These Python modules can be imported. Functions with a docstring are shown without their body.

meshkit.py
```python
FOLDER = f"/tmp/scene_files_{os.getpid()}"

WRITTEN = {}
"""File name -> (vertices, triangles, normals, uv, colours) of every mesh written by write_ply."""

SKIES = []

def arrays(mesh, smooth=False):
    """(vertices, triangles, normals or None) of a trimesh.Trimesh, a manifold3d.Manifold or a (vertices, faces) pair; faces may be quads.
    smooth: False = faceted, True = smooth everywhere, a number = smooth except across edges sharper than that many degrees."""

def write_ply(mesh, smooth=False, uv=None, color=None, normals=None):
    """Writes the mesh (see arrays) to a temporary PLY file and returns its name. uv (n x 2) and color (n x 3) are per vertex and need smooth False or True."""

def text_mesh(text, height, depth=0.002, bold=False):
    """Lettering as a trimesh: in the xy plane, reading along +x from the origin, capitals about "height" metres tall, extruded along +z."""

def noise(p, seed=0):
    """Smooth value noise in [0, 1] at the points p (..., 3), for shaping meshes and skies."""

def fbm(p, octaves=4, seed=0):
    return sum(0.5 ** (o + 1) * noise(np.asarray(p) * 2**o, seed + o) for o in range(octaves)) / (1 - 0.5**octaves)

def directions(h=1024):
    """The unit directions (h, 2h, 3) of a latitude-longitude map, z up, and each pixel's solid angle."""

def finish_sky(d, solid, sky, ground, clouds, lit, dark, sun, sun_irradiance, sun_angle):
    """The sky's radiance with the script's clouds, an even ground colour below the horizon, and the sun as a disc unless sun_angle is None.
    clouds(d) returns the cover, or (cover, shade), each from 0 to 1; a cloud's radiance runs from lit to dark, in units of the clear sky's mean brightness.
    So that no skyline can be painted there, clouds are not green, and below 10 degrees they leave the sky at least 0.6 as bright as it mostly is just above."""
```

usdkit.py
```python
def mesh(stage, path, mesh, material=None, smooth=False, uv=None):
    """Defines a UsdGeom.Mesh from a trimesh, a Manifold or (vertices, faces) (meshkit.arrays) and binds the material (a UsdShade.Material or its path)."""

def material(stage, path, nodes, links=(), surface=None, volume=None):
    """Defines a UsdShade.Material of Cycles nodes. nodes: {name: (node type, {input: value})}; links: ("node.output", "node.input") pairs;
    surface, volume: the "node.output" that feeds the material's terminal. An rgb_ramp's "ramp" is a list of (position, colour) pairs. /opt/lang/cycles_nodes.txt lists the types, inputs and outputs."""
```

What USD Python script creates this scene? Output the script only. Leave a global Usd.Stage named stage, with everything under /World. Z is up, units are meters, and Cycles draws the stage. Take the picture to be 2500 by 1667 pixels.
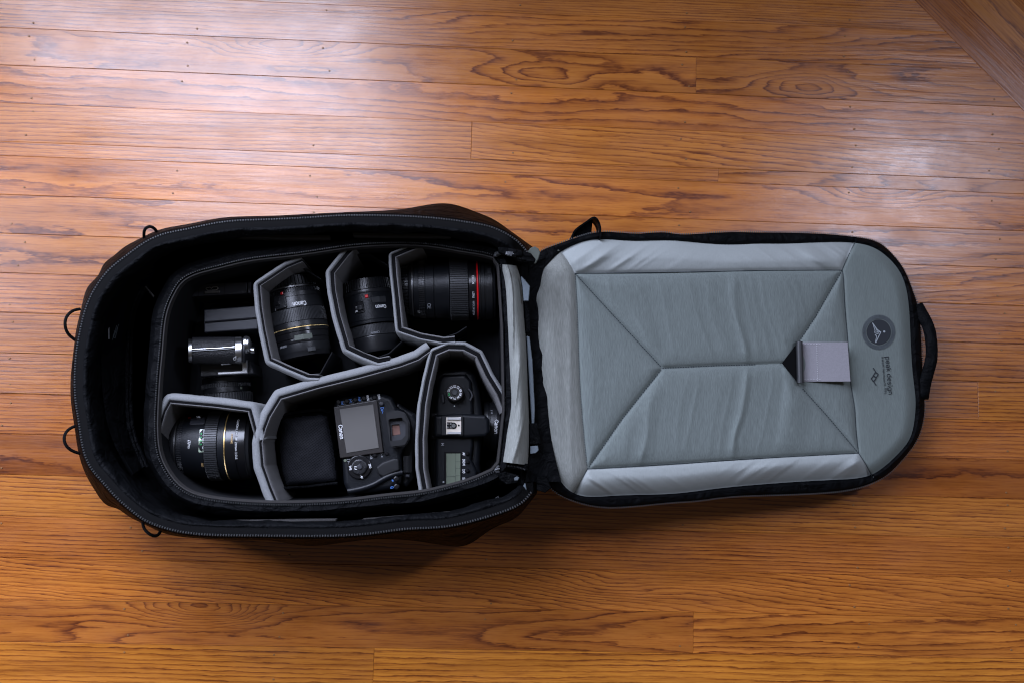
import math, random
import numpy as np, trimesh, usdkit, meshkit
from pxr import Usd, UsdGeom, UsdLux, UsdShade, Gf, Sdf, Vt
from shapely.geometry import Polygon, LineString, Point, box as sbox
from shapely import affinity
from shapely.ops import unary_union
from scipy.interpolate import CubicSpline
from scipy.ndimage import gaussian_filter
random.seed(7); rng = np.random.default_rng(7)

stage = Usd.Stage.CreateInMemory()
UsdGeom.SetStageUpAxis(stage, 'Z'); UsdGeom.SetStageMetersPerUnit(stage, 1.0)
UsdGeom.Xform.Define(stage, '/World'); UsdGeom.Scope.Define(stage, '/World/Looks')
stage.SetDefaultPrim(stage.GetPrimAtPath('/World'))

# ------------------------------------------------------------------ camera
PITCH, YAW, TURN, H = math.radians(5.854), math.radians(2.646), math.radians(-1.477), 1.2813
FOC, APER = 35.0, 36.0
F = FOC / APER * 2500.0
Rx = np.array([[1, 0, 0], [0, math.cos(PITCH), -math.sin(PITCH)], [0, math.sin(PITCH), math.cos(PITCH)]])
Ry = np.array([[math.cos(YAW), 0, -math.sin(YAW)], [0, 1, 0], [math.sin(YAW), 0, math.cos(YAW)]])
R = Ry @ Rx
cam = UsdGeom.Camera.Define(stage, '/World/Camera')
m = np.eye(4); m[0, :3], m[1, :3], m[2, :3], m[3, :3] = R[:, 0], R[:, 1], R[:, 2], (0, 0, H)
cam.AddTransformOp().Set(Gf.Matrix4d(m.tolist()))
cam.CreateFocalLengthAttr(FOC); cam.CreateHorizontalApertureAttr(APER); cam.CreateVerticalApertureAttr(APER * 682 / 1024)
cam.CreateClippingRangeAttr(Gf.Vec2f(0.05, 50)); cam.CreateFStopAttr(4.0); cam.CreateFocusDistanceAttr(1.2)
cam.CreateExposureAttr(0.1)

# ------------------------------------------------------------------ light: three unseen windows past the top of the picture, placed for the floor glare
def window(name, x, y, z, w, h, power, color, yaw=0.0, tilt=0.0):
    l = UsdLux.RectLight.Define(stage, '/World/' + name)
    l.CreateWidthAttr(w); l.CreateHeightAttr(h); l.CreateIntensityAttr(power); l.CreateColorAttr(Gf.Vec3f(*color))
    l.AddTranslateOp().Set(Gf.Vec3d(x, y, z)); l.AddRotateZOp().Set(yaw); l.AddRotateXOp().Set(-90 + tilt)
    return l
WIN = (0.70, 0.765, 1.0)
window('unseen_window_light', -1.92, 0.66, 1.75, 0.60, 2.0, 21.0, WIN, yaw=14)
window('unseen_window_light_001', -0.60, 0.86, 1.65, 0.80, 2.1, 15.0, WIN)
window('unseen_window_light_002', 1.44, 0.86, 2.05, 0.36, 1.0, 32.0, WIN)
dome = UsdLux.DomeLight.Define(stage, '/World/room_fill')
usdkit.material(stage, '/World/Looks/room_fill', {'b': ('background_shader', {'color': (0.98, 0.9, 0.82), 'strength': 0.06})}, [], surface='b.background')
UsdShade.MaterialBindingAPI.Apply(dome.GetPrim()).Bind(UsdShade.Material.Get(stage, '/World/Looks/room_fill'))

# ------------------------------------------------------------------ helpers
def P(px, py, z=0.0):
    """The point at height z that stands at (px, py) of the 2500 x 1667 photograph."""
    px, py, z = np.broadcast_arrays(np.asarray(px, float), np.asarray(py, float), np.asarray(z, float))
    d = np.stack([(px - 1250) / F, -(py - 833.5) / F, -np.ones_like(px)], -1) @ R.T
    t = (z - H) / d[..., 2]
    return np.stack([d[..., 0] * t, d[..., 1] * t, z], -1)
def PX(pts, z): return P(*np.asarray(pts, float).T[:2], z)
def px_of(p):
    q = (np.asarray(p, float) - [0, 0, H]) @ R
    return np.stack([1250 + F * q[..., 0] / -q[..., 2], 833.5 - F * q[..., 1] / -q[..., 2]], -1)
def mm_per_px(z): return (H - z) / F

names = {}
def uniq(path):
    n = names.get(path, -1) + 1; names[path] = n
    return path if n == 0 else f'{path}_{n:03d}'
def tag(prim, label=None, cat=None, group=None, kind=None):
    prim = prim.GetPrim() if hasattr(prim, 'GetPrim') else prim
    for k, v in (('label', label), ('category', cat), ('group', group), ('kind', kind)):
        if v: prim.SetCustomDataByKey(k, v)
    return prim
def thing(name, label=None, cat=None, loc=(0, 0, 0), group=None, kind=None):
    x = UsdGeom.Xform.Define(stage, uniq('/World/' + name))
    x.AddTranslateOp().Set(Gf.Vec3d(*map(float, loc)))
    x.GetPrim().SetCustomDataByKey('at', Gf.Vec3d(*map(float, loc))); tag(x, label, cat, group, kind)
    return x.GetPrim()
def origin(prim):
    p = prim
    while str(p.GetPath()).count('/') > 2: p = p.GetParent()
    a = p.GetCustomDataByKey('at')
    return np.array(a) if a is not None else np.zeros(3)
def as_tm(m):
    if isinstance(m, trimesh.Trimesh): return m
    if isinstance(m, (list,)): return trimesh.util.concatenate([as_tm(x) for x in m])
    v, f, _ = meshkit.arrays(m); return trimesh.Trimesh(v, f, process=False)
def obj(name, mesh, mat, parent, smooth=35, kind=None, label=None, prim=None):
    mesh = as_tm(mesh).copy()
    mesh.apply_translation(-origin(parent))
    g = usdkit.mesh(stage, uniq(f'{parent.GetPath()}/{name}'), mesh, '/World/Looks/' + mat, smooth=smooth)
    if prim:
        for k, val in prim.items():
            UsdGeom.PrimvarsAPI(g).CreatePrimvar(k, Sdf.ValueTypeNames.Float3Array, 'vertex').Set(Vt.Vec3fArray.FromNumpy(np.asarray(val, np.float32)))
    tag(g, label, None, None, kind)
    return g.GetPrim()

def spline(pts, n, closed=False):
    p = np.asarray(pts, float)
    if closed: p = np.vstack([p, p[:1]])
    t = np.r_[0, np.cumsum(np.linalg.norm(np.diff(p, axis=0), axis=1) ** 0.75)]
    c = CubicSpline(t, p, bc_type='periodic' if closed else 'natural')
    q = c(np.linspace(0, t[-1], 2000)); return resample(q, n, closed)
def resample(q, n, closed=False):
    s = np.r_[0, np.cumsum(np.linalg.norm(np.diff(q, axis=0), axis=1))]
    u = np.linspace(0, s[-1], n + 1)[:-1] if closed else np.linspace(0, s[-1], n)
    return np.stack([np.interp(u, s, q[:, k]) for k in range(q.shape[1])], 1)
def polyline(pts, step):
    p = np.asarray(pts, float); L = np.linalg.norm(np.diff(p, axis=0), axis=1).sum()
    return resample(p, max(2, int(L / step) + 1))
def grid_faces(n, k, closed_n=False, closed_k=False):
    a = np.arange(n if closed_n else n - 1); b = np.arange(k if closed_k else k - 1)
    i, j = np.meshgrid(a, b, indexing='ij'); i2, j2 = (i + 1) % n, (j + 1) % k
    q = np.stack([i * k + j, i2 * k + j, i2 * k + j2, i * k + j2], -1).reshape(-1, 4)
    return np.vstack([q[:, [0, 1, 2]], q[:, [0, 2, 3]]])
def loft(rings, closed=True, cap_last=False, cap_first=False):
    r = np.asarray(rings); n, k = r.shape[:2]
    v = r.reshape(-1, 3); f = [grid_faces(n, k, False, closed)]
    for do, i in ((cap_first, 0), (cap_last, n - 1)):
        if do:
            v = np.vstack([v, r[i].mean(0)]); c = len(v) - 1; j = np.arange(k)
            f.append(np.stack([i * k + j, i * k + (j + 1) % k, np.full(k, c)], 1)[:, ::1 if i else -1])
    m = trimesh.Trimesh(v, np.vstack(f), process=False); return m
def fixn(m):
    trimesh.repair.fix_normals(m); return m
def normals2(path, smooth=1):
    t = np.gradient(path, axis=0)
    for _ in range(smooth): t[1:-1] = (t[:-2] + 2 * t[1:-1] + t[2:]) / 4
    t /= np.linalg.norm(t, axis=1, keepdims=True) + 1e-12
    return np.stack([-t[:, 1], t[:, 0]], 1)
def sweep(path, sec, sign=1, smooth=1, cap=True, nrm=None):
    """A section of (offset to the left, height) points carried along a path of (x, y) points."""
    nn = normals2(path, smooth) * sign if nrm is None else nrm
    sec = np.asarray(sec, float)
    if sec.ndim == 2: sec = np.broadcast_to(sec, (len(path),) + sec.shape)
    v = np.concatenate([path[:, None, :] + nn[:, None, :] * sec[:, :, :1], sec[:, :, 1:]], -1)
    n, k = v.shape[:2]; V = v.reshape(-1, 3); f = [grid_faces(n, k, False, True)]
    if cap:
        for i in (0, n - 1):
            V = np.vstack([V, v[i].mean(0)]); c = len(V) - 1; j = np.arange(k)
            f.append(np.stack([i * k + j, i * k + (j + 1) % k, np.full(k, c)], 1))
    return fixn(trimesh.Trimesh(V, np.vstack(f), process=False))
def tube(pts, r, sides=10, closed=False):
    p = np.asarray(pts, float)
    t = np.roll(p, -1, 0) - np.roll(p, 1, 0) if closed else np.gradient(p, axis=0)
    t /= np.linalg.norm(t, axis=1, keepdims=True) + 1e-12
    ref = np.where(np.abs(t[:, 2:]) < 0.9, [0, 0, 1.0], [1.0, 0, 0])
    a = np.cross(t, ref); a /= np.linalg.norm(a, axis=1, keepdims=True) + 1e-12
    b = np.cross(t, a); g = np.arange(sides) * 2 * np.pi / sides
    rr = np.broadcast_to(np.asarray(r, float), (len(p),))[:, None, None]
    v = p[:, None] + rr * (np.cos(g)[None, :, None] * a[:, None] + np.sin(g)[None, :, None] * b[:, None])
    n, k = v.shape[:2]; V = v.reshape(-1, 3); f = [grid_faces(n, k, closed, True)]
    if not closed:
        for i in (0, n - 1):
            V = np.vstack([V, p[i]]); c = len(V) - 1; j = np.arange(k)
            f.append(np.stack([i * k + j, i * k + (j + 1) % k, np.full(k, c)], 1))
    return fixn(trimesh.Trimesh(V, np.vstack(f), process=False))
def rounded(pts, r):
    g = Polygon(pts)
    if not g.is_valid: g = g.buffer(0)
    return g.buffer(-r, join_style=1).buffer(r, quad_segs=5) if r > 0 else g
def prism(poly, z0, z1, ch=0.0006):
    """An upright prism on a polygon of (x, y) metres, its upper edge rounded by ch."""
    parts = []
    for g in getattr(poly, 'geoms', [poly]):
        if g.is_empty: continue
        if ch <= 0 or g.interiors:
            e = trimesh.creation.extrude_polygon(g, z1 - z0, engine='earcut'); e.apply_translation([0, 0, z0]); parts.append(e); continue
        c = np.array(g.exterior.coords)[:-1]
        if not g.exterior.is_ccw: c = c[::-1]
        keep = np.linalg.norm(c - np.roll(c, 1, 0), axis=1) > 1e-6; c = c[keep]
        e0 = c - np.roll(c, 1, 0); e0 /= np.linalg.norm(e0, axis=1, keepdims=True)
        e1 = np.roll(e0, -1, 0); nrm = np.stack([-(e0 + e1)[:, 1], (e0 + e1)[:, 0]], 1)
        nrm /= np.maximum(np.linalg.norm(nrm, axis=1, keepdims=True), 1e-9)
        dot = np.clip((nrm * np.stack([-e0[:, 1], e0[:, 0]], 1)).sum(1), 0.5, 1)[:, None]
        rings = [np.c_[c, np.full(len(c), z0)], np.c_[c, np.full(len(c), z1 - ch)]]
        for a in (0.35, 0.7, 1.0) if ch > 0.001 else (1.0,):
            i, h = ch * (1 - math.cos(a * math.pi / 2)), ch * math.sin(a * math.pi / 2)
            rings.append(np.c_[c + nrm / dot * i, np.full(len(c), z1 - ch + h)])
        side = loft(rings)
        cap = Polygon(rings[-1][:, :2]).buffer(0); cap = max(getattr(cap, 'geoms', [cap]), key=lambda q: q.area)
        tv, tf = trimesh.creation.triangulate_polygon(cap, engine='earcut')
        top = trimesh.Trimesh(np.c_[tv, np.full(len(tv), z1)], tf, process=False)
        if len(tf) and top.face_normals[:, 2].mean() < 0: top.invert()
        if side.face_normals[:len(c) * 2, :2].size and ((side.triangles_center[0, :2] - c.mean(0)) * side.face_normals[0, :2]).sum() < 0: side.invert()
        mm = trimesh.util.concatenate([side, top]); mm.merge_vertices(); parts.append(mm)
    return trimesh.util.concatenate(parts)
def slab(pts, z1, z0, r=3, ch=0.0008):
    """A solid whose top face, at height z1, has the outline pts of the photograph."""
    g = rounded(pts, r)
    g = max(getattr(g, 'geoms', [g]), key=lambda q: q.area)
    if g.area < 0.6 * Polygon(pts).buffer(0).area: g = max(getattr(Polygon(pts).buffer(0.3), 'geoms', [Polygon(pts).buffer(0.3)]), key=lambda q: q.area)
    return prism(Polygon(PX(np.array(g.exterior.coords)[:-1], z1)[:, :2]).buffer(0), z0, z1, ch)
def disc(px, py, r, z1, z0, ch=0.0006, n=40, knurl=0, depth=0.05):
    k = knurl * 4 if knurl else n
    a = np.arange(k) * 2 * np.pi / k
    rr = np.full(k, float(r))
    if knurl: rr[np.arange(k) % 4 >= 2] *= 1 - depth
    c = P(px, py, z1)[:2]; s = mm_per_px(z1)
    return prism(Polygon(np.c_[c[0] + rr * s * np.cos(a), c[1] + rr * s * np.sin(a)]), z0, z1, ch)
def stroke(pts, w, closed=False):
    return (LineString(list(pts) + ([pts[0]] if closed else []))).buffer(w / 2, cap_style=2, join_style=1)
def flat_px(geom, zf, lift=0.0004, depth=0.0004):
    """Flat print: a shape of the photograph laid on the surface zf(px, py)."""
    out = []
    for g in getattr(geom, 'geoms', [geom]):
        if g.is_empty: continue
        e = trimesh.creation.extrude_polygon(g, 1.0, engine='earcut')
        v = e.vertices.copy(); h = lift + depth * (v[:, 2] - 0.5)
        z = zf(v[:, 0], v[:, 1]) if callable(zf) else zf
        e = trimesh.Trimesh(P(v[:, 0], v[:, 1], z + h), e.faces, process=False); e.invert(); out.append(e)
    return trimesh.util.concatenate(out)
def text_px(text, start, along, cap, zf, length=None, bold=False, lift=0.0004):
    """Lettering that starts at a pixel and runs along a pixel direction; cap and length in pixels."""
    t = meshkit.text_mesh(text, 1.0, 1.0, bold); v = t.vertices.copy()
    sx = cap if length is None else length / max(v[:, 0].max(), 1e-6)
    a = np.array(along, float); a /= np.linalg.norm(a); up = np.array([a[1], -a[0]])
    q = np.array(start, float) + v[:, :1] * sx * a + v[:, 1:2] * cap * up
    z = zf(q[:, 0], q[:, 1]) if callable(zf) else zf
    return trimesh.Trimesh(P(q[:, 0], q[:, 1], z + lift + 0.0003 * (v[:, 2] - 0.5)), t.faces, process=False)

# ------------------------------------------------------------------ materials
LK = '/World/Looks/'
def mat(name, color, rough=0.5, metal=0.0, bump=None, crease=None, mottle=None, coat=0.0, sheen=0.0, spec=0.5, extra=None):
    """bump: (scale xyz, strength, distance); mottle: (scale xyz, amount) lighter and darker by noise."""
    n = {'g': ('geometry', {}), 'p': ('principled_bsdf', dict({'base_color': color, 'roughness': rough, 'metallic': metal, 'coat_weight': coat, 'coat_roughness': 0.2, 'sheen_weight': sheen, 'sheen_roughness': 0.4, 'specular_ior_level': spec}, **(extra or {})))}
    l = []
    if mottle:
        n['mm'] = ('mapping', {'scale': mottle[0]}); n['mn'] = ('noise_texture', {'scale': 1.0, 'detail': 3.0, 'roughness': 0.6})
        c = np.array(color)
        n['mr'] = ('rgb_ramp', {'ramp': [(0.25, c * (1 - mottle[1])), (0.75, c * (1 + mottle[1]))]})
        l += [('g.position', 'mm.vector'), ('mm.vector', 'mn.vector'), ('mn.fac', 'mr.fac'), ('mr.color', 'p.base_color')]
    if bump:
        n['bm'] = ('mapping', {'scale': bump[0]}); n['bn'] = ('noise_texture', {'scale': 1.0, 'detail': 2.0})
        n['b'] = ('bump', {'strength': bump[1], 'distance': bump[2]})
        l += [('g.position', 'bm.vector'), ('bm.vector', 'bn.vector'), ('bn.fac', 'b.height'), ('b.normal', 'p.normal')]
    if crease:
        n['cm'] = ('mapping', {'scale': crease[0]}); n['cn'] = ('noise_texture', {'scale': 1.0, 'detail': 4.0, 'distortion': 0.6}); n['cb'] = ('bump', {'strength': crease[1], 'distance': crease[2]})
        l += [('g.position', 'cm.vector'), ('cm.vector', 'cn.vector'), ('cn.fac', 'cb.height'), ('cb.normal', 'b.normal')]
    usdkit.material(stage, LK + name, n, l, surface='p.BSDF')
mat('black_nylon', (0.0014, 0.0016, 0.0020), 0.6, bump=((1400, 1400, 1400), 0.35, 0.0006), mottle=((60, 60, 60), 0.3), spec=0.05, crease=((45, 45, 45), 0.9, 0.012))
mat('black_nylon_soft', (0.0022, 0.0025, 0.0032), 0.65, bump=((900, 900, 900), 0.35, 0.0008), mottle=((40, 40, 40), 0.3), spec=0.075, crease=((38, 38, 38), 0.9, 0.012))
mat('black_lining', (0.006, 0.0062, 0.007), 0.8, bump=((700, 700, 700), 0.3, 0.001), spec=0.2)
mat('brown_trim', (0.020, 0.018, 0.017), 0.8, mottle=((300, 300, 300), 0.2))
mat('zipper_teeth', (0.065, 0.067, 0.07), 0.35, metal=0.2)
mat('zip_tape', (0.0022, 0.0022, 0.0025), 0.75, spec=0.1)
mat('cord', (0.003, 0.003, 0.0035), 0.7, spec=0.1, bump=((2500, 2500, 2500), 0.5, 0.0005))
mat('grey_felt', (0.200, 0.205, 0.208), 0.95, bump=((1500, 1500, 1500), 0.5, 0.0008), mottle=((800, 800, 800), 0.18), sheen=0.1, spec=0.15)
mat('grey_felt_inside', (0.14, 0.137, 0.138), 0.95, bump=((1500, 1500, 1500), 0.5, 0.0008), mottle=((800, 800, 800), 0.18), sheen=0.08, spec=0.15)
mat('dark_felt', (0.014, 0.0145, 0.016), 0.95, mottle=((800, 800, 800), 0.15), spec=0.08)
mat('edge_binding', (0.004, 0.004, 0.0045), 0.8, spec=0.08)
def heather(name, color, amount=0.22):
    mat(name, color, 0.85, bump=((1600, 300, 1600), 0.4, 0.0006), mottle=((1300, 90, 1300), amount), sheen=0.12, spec=0.25)
heather('heather_grey', (0.168, 0.194, 0.184))
heather('heather_end', (0.168, 0.196, 0.184), 0.15)
heather('pale_grey', (0.33, 0.355, 0.345), 0.08)
heather('heather_flap', (0.235, 0.245, 0.225), 0.3)
mat('mauve_elastic', (0.265, 0.255, 0.275), 0.8, bump=((400, 1800, 400), 0.3, 0.0006), mottle=((500, 500, 500), 0.08))
mat('stitch_dark', (0.03, 0.04, 0.045), 0.8)
mat('stitch_pale', (0.5, 0.5, 0.52), 0.8)
mat('print_black', (0.018, 0.022, 0.028), 0.7)
mat('print_grey', (0.085, 0.10, 0.11), 0.7)
mat('print_pale', (0.33, 0.37, 0.39), 0.7)
mat('pale_lining', (0.125, 0.15, 0.17), 0.8, mottle=((200, 200, 200), 0.1))
mat('green_tab', (0.085, 0.095, 0.08), 0.8)
mat('black_plastic', (0.009, 0.0095, 0.011), 0.32, spec=0.6, bump=((1800, 1800, 1800), 0.18, 0.0005))
mat('black_gloss', (0.006, 0.006, 0.007), 0.24, coat=0.15)
mat('black_rubber', (0.021, 0.022, 0.024), 0.45, spec=0.6)
mat('body_plastic', (0.0055, 0.0064, 0.0082), 0.36, spec=0.28, bump=((2200, 2200, 2200), 0.25, 0.0005))
mat('grey_plastic', (0.020, 0.021, 0.026), 0.5, bump=((1500, 1500, 1500), 0.12, 0.0005))
mat('silver', (0.40, 0.40, 0.40), 0.30, metal=1.0, bump=((900, 900, 900), 0.08, 0.0004))
mat('satin_silver', (0.62, 0.62, 0.62), 0.42, metal=1.0)
mat('gold', (0.75, 0.55, 0.25), 0.35, metal=1.0)
mat('red_paint', (0.65, 0.008, 0.012), 0.3, coat=0.3)
mat('white_print', (0.72, 0.73, 0.74), 0.5)
mat('grey_print', (0.30, 0.31, 0.33), 0.5)
mat('blue_print', (0.05, 0.16, 0.48), 0.5)
mat('gold_print', (0.55, 0.36, 0.15), 0.5)
mat('green_print', (0.02, 0.48, 0.12), 0.5)
mat('screen_bezel', (0.018, 0.0155, 0.0145), 0.35)
mat('screen_sheen_socket_grey', (0.095, 0.090, 0.083), 0.4)  # ceiling reflection on the screen put into its grey; socket plain grey
mat('lcd_green', (0.14, 0.165, 0.12), 0.3)
mat('lcd_line', (0.06, 0.07, 0.055), 0.4)
mat('window_glass', (0.30, 0.36, 0.27), 0.08, coat=1.0)
mat('eye_glass', (0.22, 0.12, 0.10), 0.08, coat=1.0)
mat('cream_metal', (0.78, 0.70, 0.60), 0.35, metal=0.35)
mat('leatherette', (0.008, 0.008, 0.009), 0.42, spec=0.35, bump=((1100, 1100, 1100), 0.9, 0.0010))
mat('nail', (0.24, 0.115, 0.04), 0.5, metal=0.1)
mat('subfloor', (0.012, 0.007, 0.004), 0.9)
mat('soft_rubber', (0.008, 0.0082, 0.009), 0.55, spec=0.3)
# black net of the pouch: crossing threads
usdkit.material(stage, LK + 'net', {
    'g': ('geometry', {}), 'm': ('mapping', {'rotation': (0, 0, 0.9), 'scale': (1, 1, 1)}),
    'w1': ('wave_texture', {'bands_direction': 'x', 'scale': 130.0}), 'w2': ('wave_texture', {'bands_direction': 'y', 'scale': 130.0}),
    'x': ('math', {'math_type': 'multiply'}), 'r': ('rgb_ramp', {'ramp': [(0.15, (0.011, 0.0115, 0.0145)), (0.6, (0.004, 0.004, 0.005))]}),
    'b': ('bump', {'strength': 0.35, 'distance': 0.0007}), 'p': ('principled_bsdf', {'roughness': 0.7, 'specular_ior_level': 0.15})},
    [('g.position', 'm.vector'), ('m.vector', 'w1.vector'), ('m.vector', 'w2.vector'), ('w1.fac', 'x.value1'), ('w2.fac', 'x.value2'), ('x.value', 'r.fac'), ('r.color', 'p.base_color'), ('x.value', 'b.height'), ('b.normal', 'p.normal')], surface='p.BSDF')

# oak: growth rings of a log cut by the board (primvar "log" = place in the log, in ring widths across; "board" = place on the board; "tone" = the board's colour)
def oak():
    n = {'log': ('attribute', {'attribute': 'log'}), 'brd': ('attribute', {'attribute': 'board'}), 'tone': ('attribute', {'attribute': 'tone'}),
         'm1': ('mapping', {'scale': (3.2, 0.16, 0.16)}), 'n1': ('noise_texture', {'scale': 1.0, 'detail': 2.0, 'roughness': 0.45}),
         'n1o': ('vector_math', {'math_type': 'subtract', 'vector2': (0.5, 0.5, 0.5)}), 'n1s': ('vector_math', {'math_type': 'multiply'}), 'wav': ('attribute', {'attribute': 'wave'}),
         'm2': ('mapping', {'scale': (26, 0.9, 0.9)}), 'n2': ('noise_texture', {'scale': 1.0, 'detail': 3.0, 'roughness': 0.6}),
         'n2o': ('vector_math', {'math_type': 'subtract', 'vector2': (0.5, 0.5, 0.5)}), 'n2s': ('vector_math', {'math_type': 'multiply', 'vector2': (0, 0.9, 0.9)}),
         'a1': ('vector_math', {'math_type': 'add'}), 'a2': ('vector_math', {'math_type': 'add'}), 'yz': ('vector_math', {'math_type': 'multiply', 'vector2': (0, 1, 1)}),
         'len': ('vector_math', {'math_type': 'length'}),
         'fr': ('math', {'math_type': 'fraction'}), 'rk': ('math', {'math_type': 'add'}), 'rf': ('math', {'math_type': 'multiply_add', 'value2': 0.42}), 'm7': ('mapping', {'scale': (4, 45, 1)}), 'n7': ('noise_texture', {'scale': 1.0, 'detail': 2.0}), 'li': ('map_range', {'from_min': 0.32, 'from_max': 0.62, 'to_min': 0.5, 'to_max': 1.1, 'clamp': True}), 'inv': ('math', {'math_type': 'subtract', 'value1': 1.0}), 'lmul': ('math', {'math_type': 'multiply'}), 'inv2': ('math', {'math_type': 'subtract', 'value1': 1.0}), 'rk2': ('math', {'math_type': 'add'}),
         **{k + i: v for i in '12' for k, v in (('kn', ('attribute', {'attribute': 'knot' + i})), ('kd', ('vector_math', {'math_type': 'subtract'})), ('kw', ('vector_math', {'math_type': 'multiply', 'vector2': (15, 62, 0)})), ('kl', ('vector_math', {'math_type': 'dot_product'})), ('km', ('math', {'math_type': 'multiply', 'value2': -1.0})), ('ke', ('math', {'math_type': 'exponent'})), ('ks', ('separate_xyz', {})), ('ka', ('math', {'math_type': 'multiply'})))},
         'ndk': ('noise_texture', {'scale': 1.0, 'detail': 2.0}), 'ndm': ('mapping', {'scale': (12, 40, 1)}), 'ndo': ('vector_math', {'math_type': 'multiply_add', 'vector2': (.05, .014, 0), 'vector3': (-.025, -.007, 0)}), 'ndb': ('vector_math', {'math_type': 'add'}),
         'ring': ('rgb_ramp', {'ramp': [(0.0, (0.0,) * 3), (0.05, (0.12,) * 3), (0.13, (0.45,) * 3), (0.28, (0.74,) * 3), (0.5, (0.92,) * 3), (0.90, (1.0,) * 3), (0.965, (0.55,) * 3), (1.0, (0.0,) * 3)]}),
         # fibres and pores along the board
         'm3': ('mapping', {'scale': (22, 620, 1)}), 'n3': ('noise_texture', {'scale': 1.0, 'detail': 4.0, 'roughness': 0.7}),
         'por': ('rgb_ramp', {'ramp': [(0.36, (0.0,) * 3), (0.47, (0.7,) * 3), (0.58, (1.0,) * 3)]}),
         'm4': ('mapping', {'scale': (5, 60, 1)}), 'n4': ('noise_texture', {'scale': 1.0, 'detail': 3.0}),
         # dark lines weigh more where pores are
         'rp': ('math', {'math_type': 'multiply_add', 'value2': 0.60, 'value3': 0.40}), 'mul': ('math', {'math_type': 'multiply'}),
         'pm': ('math', {'math_type': 'multiply_add', 'value2': 0.46, 'value3': 0.54}),
         'col': ('rgb_ramp', {'ramp': [(0.0, (0.125, 0.030, 0.007)), (0.35, (0.250, 0.076, 0.015)), (0.7, (0.405, 0.138, 0.024)), (1.0, (0.495, 0.188, 0.033))]}),
         'bl': ('rgb_ramp', {'ramp': [(0.28, (0.76, 0.70, 0.64)), (0.5, (0.98, 0.97, 0.96)), (0.72, (1.14, 1.15, 1.16))]}),
         'c1': ('vector_math', {'math_type': 'multiply'}), 'c2': ('vector_math', {'math_type': 'multiply'}),
         # worn varnish
         'm5': ('mapping', {'scale': (9, 14, 1)}), 'n5': ('noise_texture', {'scale': 1.0, 'detail': 5.0, 'roughness': 0.65}),
         'ro': ('map_range', {'from_min': 0.3, 'from_max': 0.7, 'to_min': 0.20, 'to_max': 0.35}),
         'm6': ('mapping', {'scale': (8, 70, 1)}), 'n6': ('noise_texture', {'scale': 1.0, 'detail': 3.0}),
         'hs': ('math', {'math_type': 'multiply_add', 'value2': 0.25}),
         'b': ('bump', {'strength': 0.30, 'distance': 0.0012}),
         'p': ('principled_bsdf', {'specular_ior_level': 0.68, 'coat_weight': 0.0})}
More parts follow.
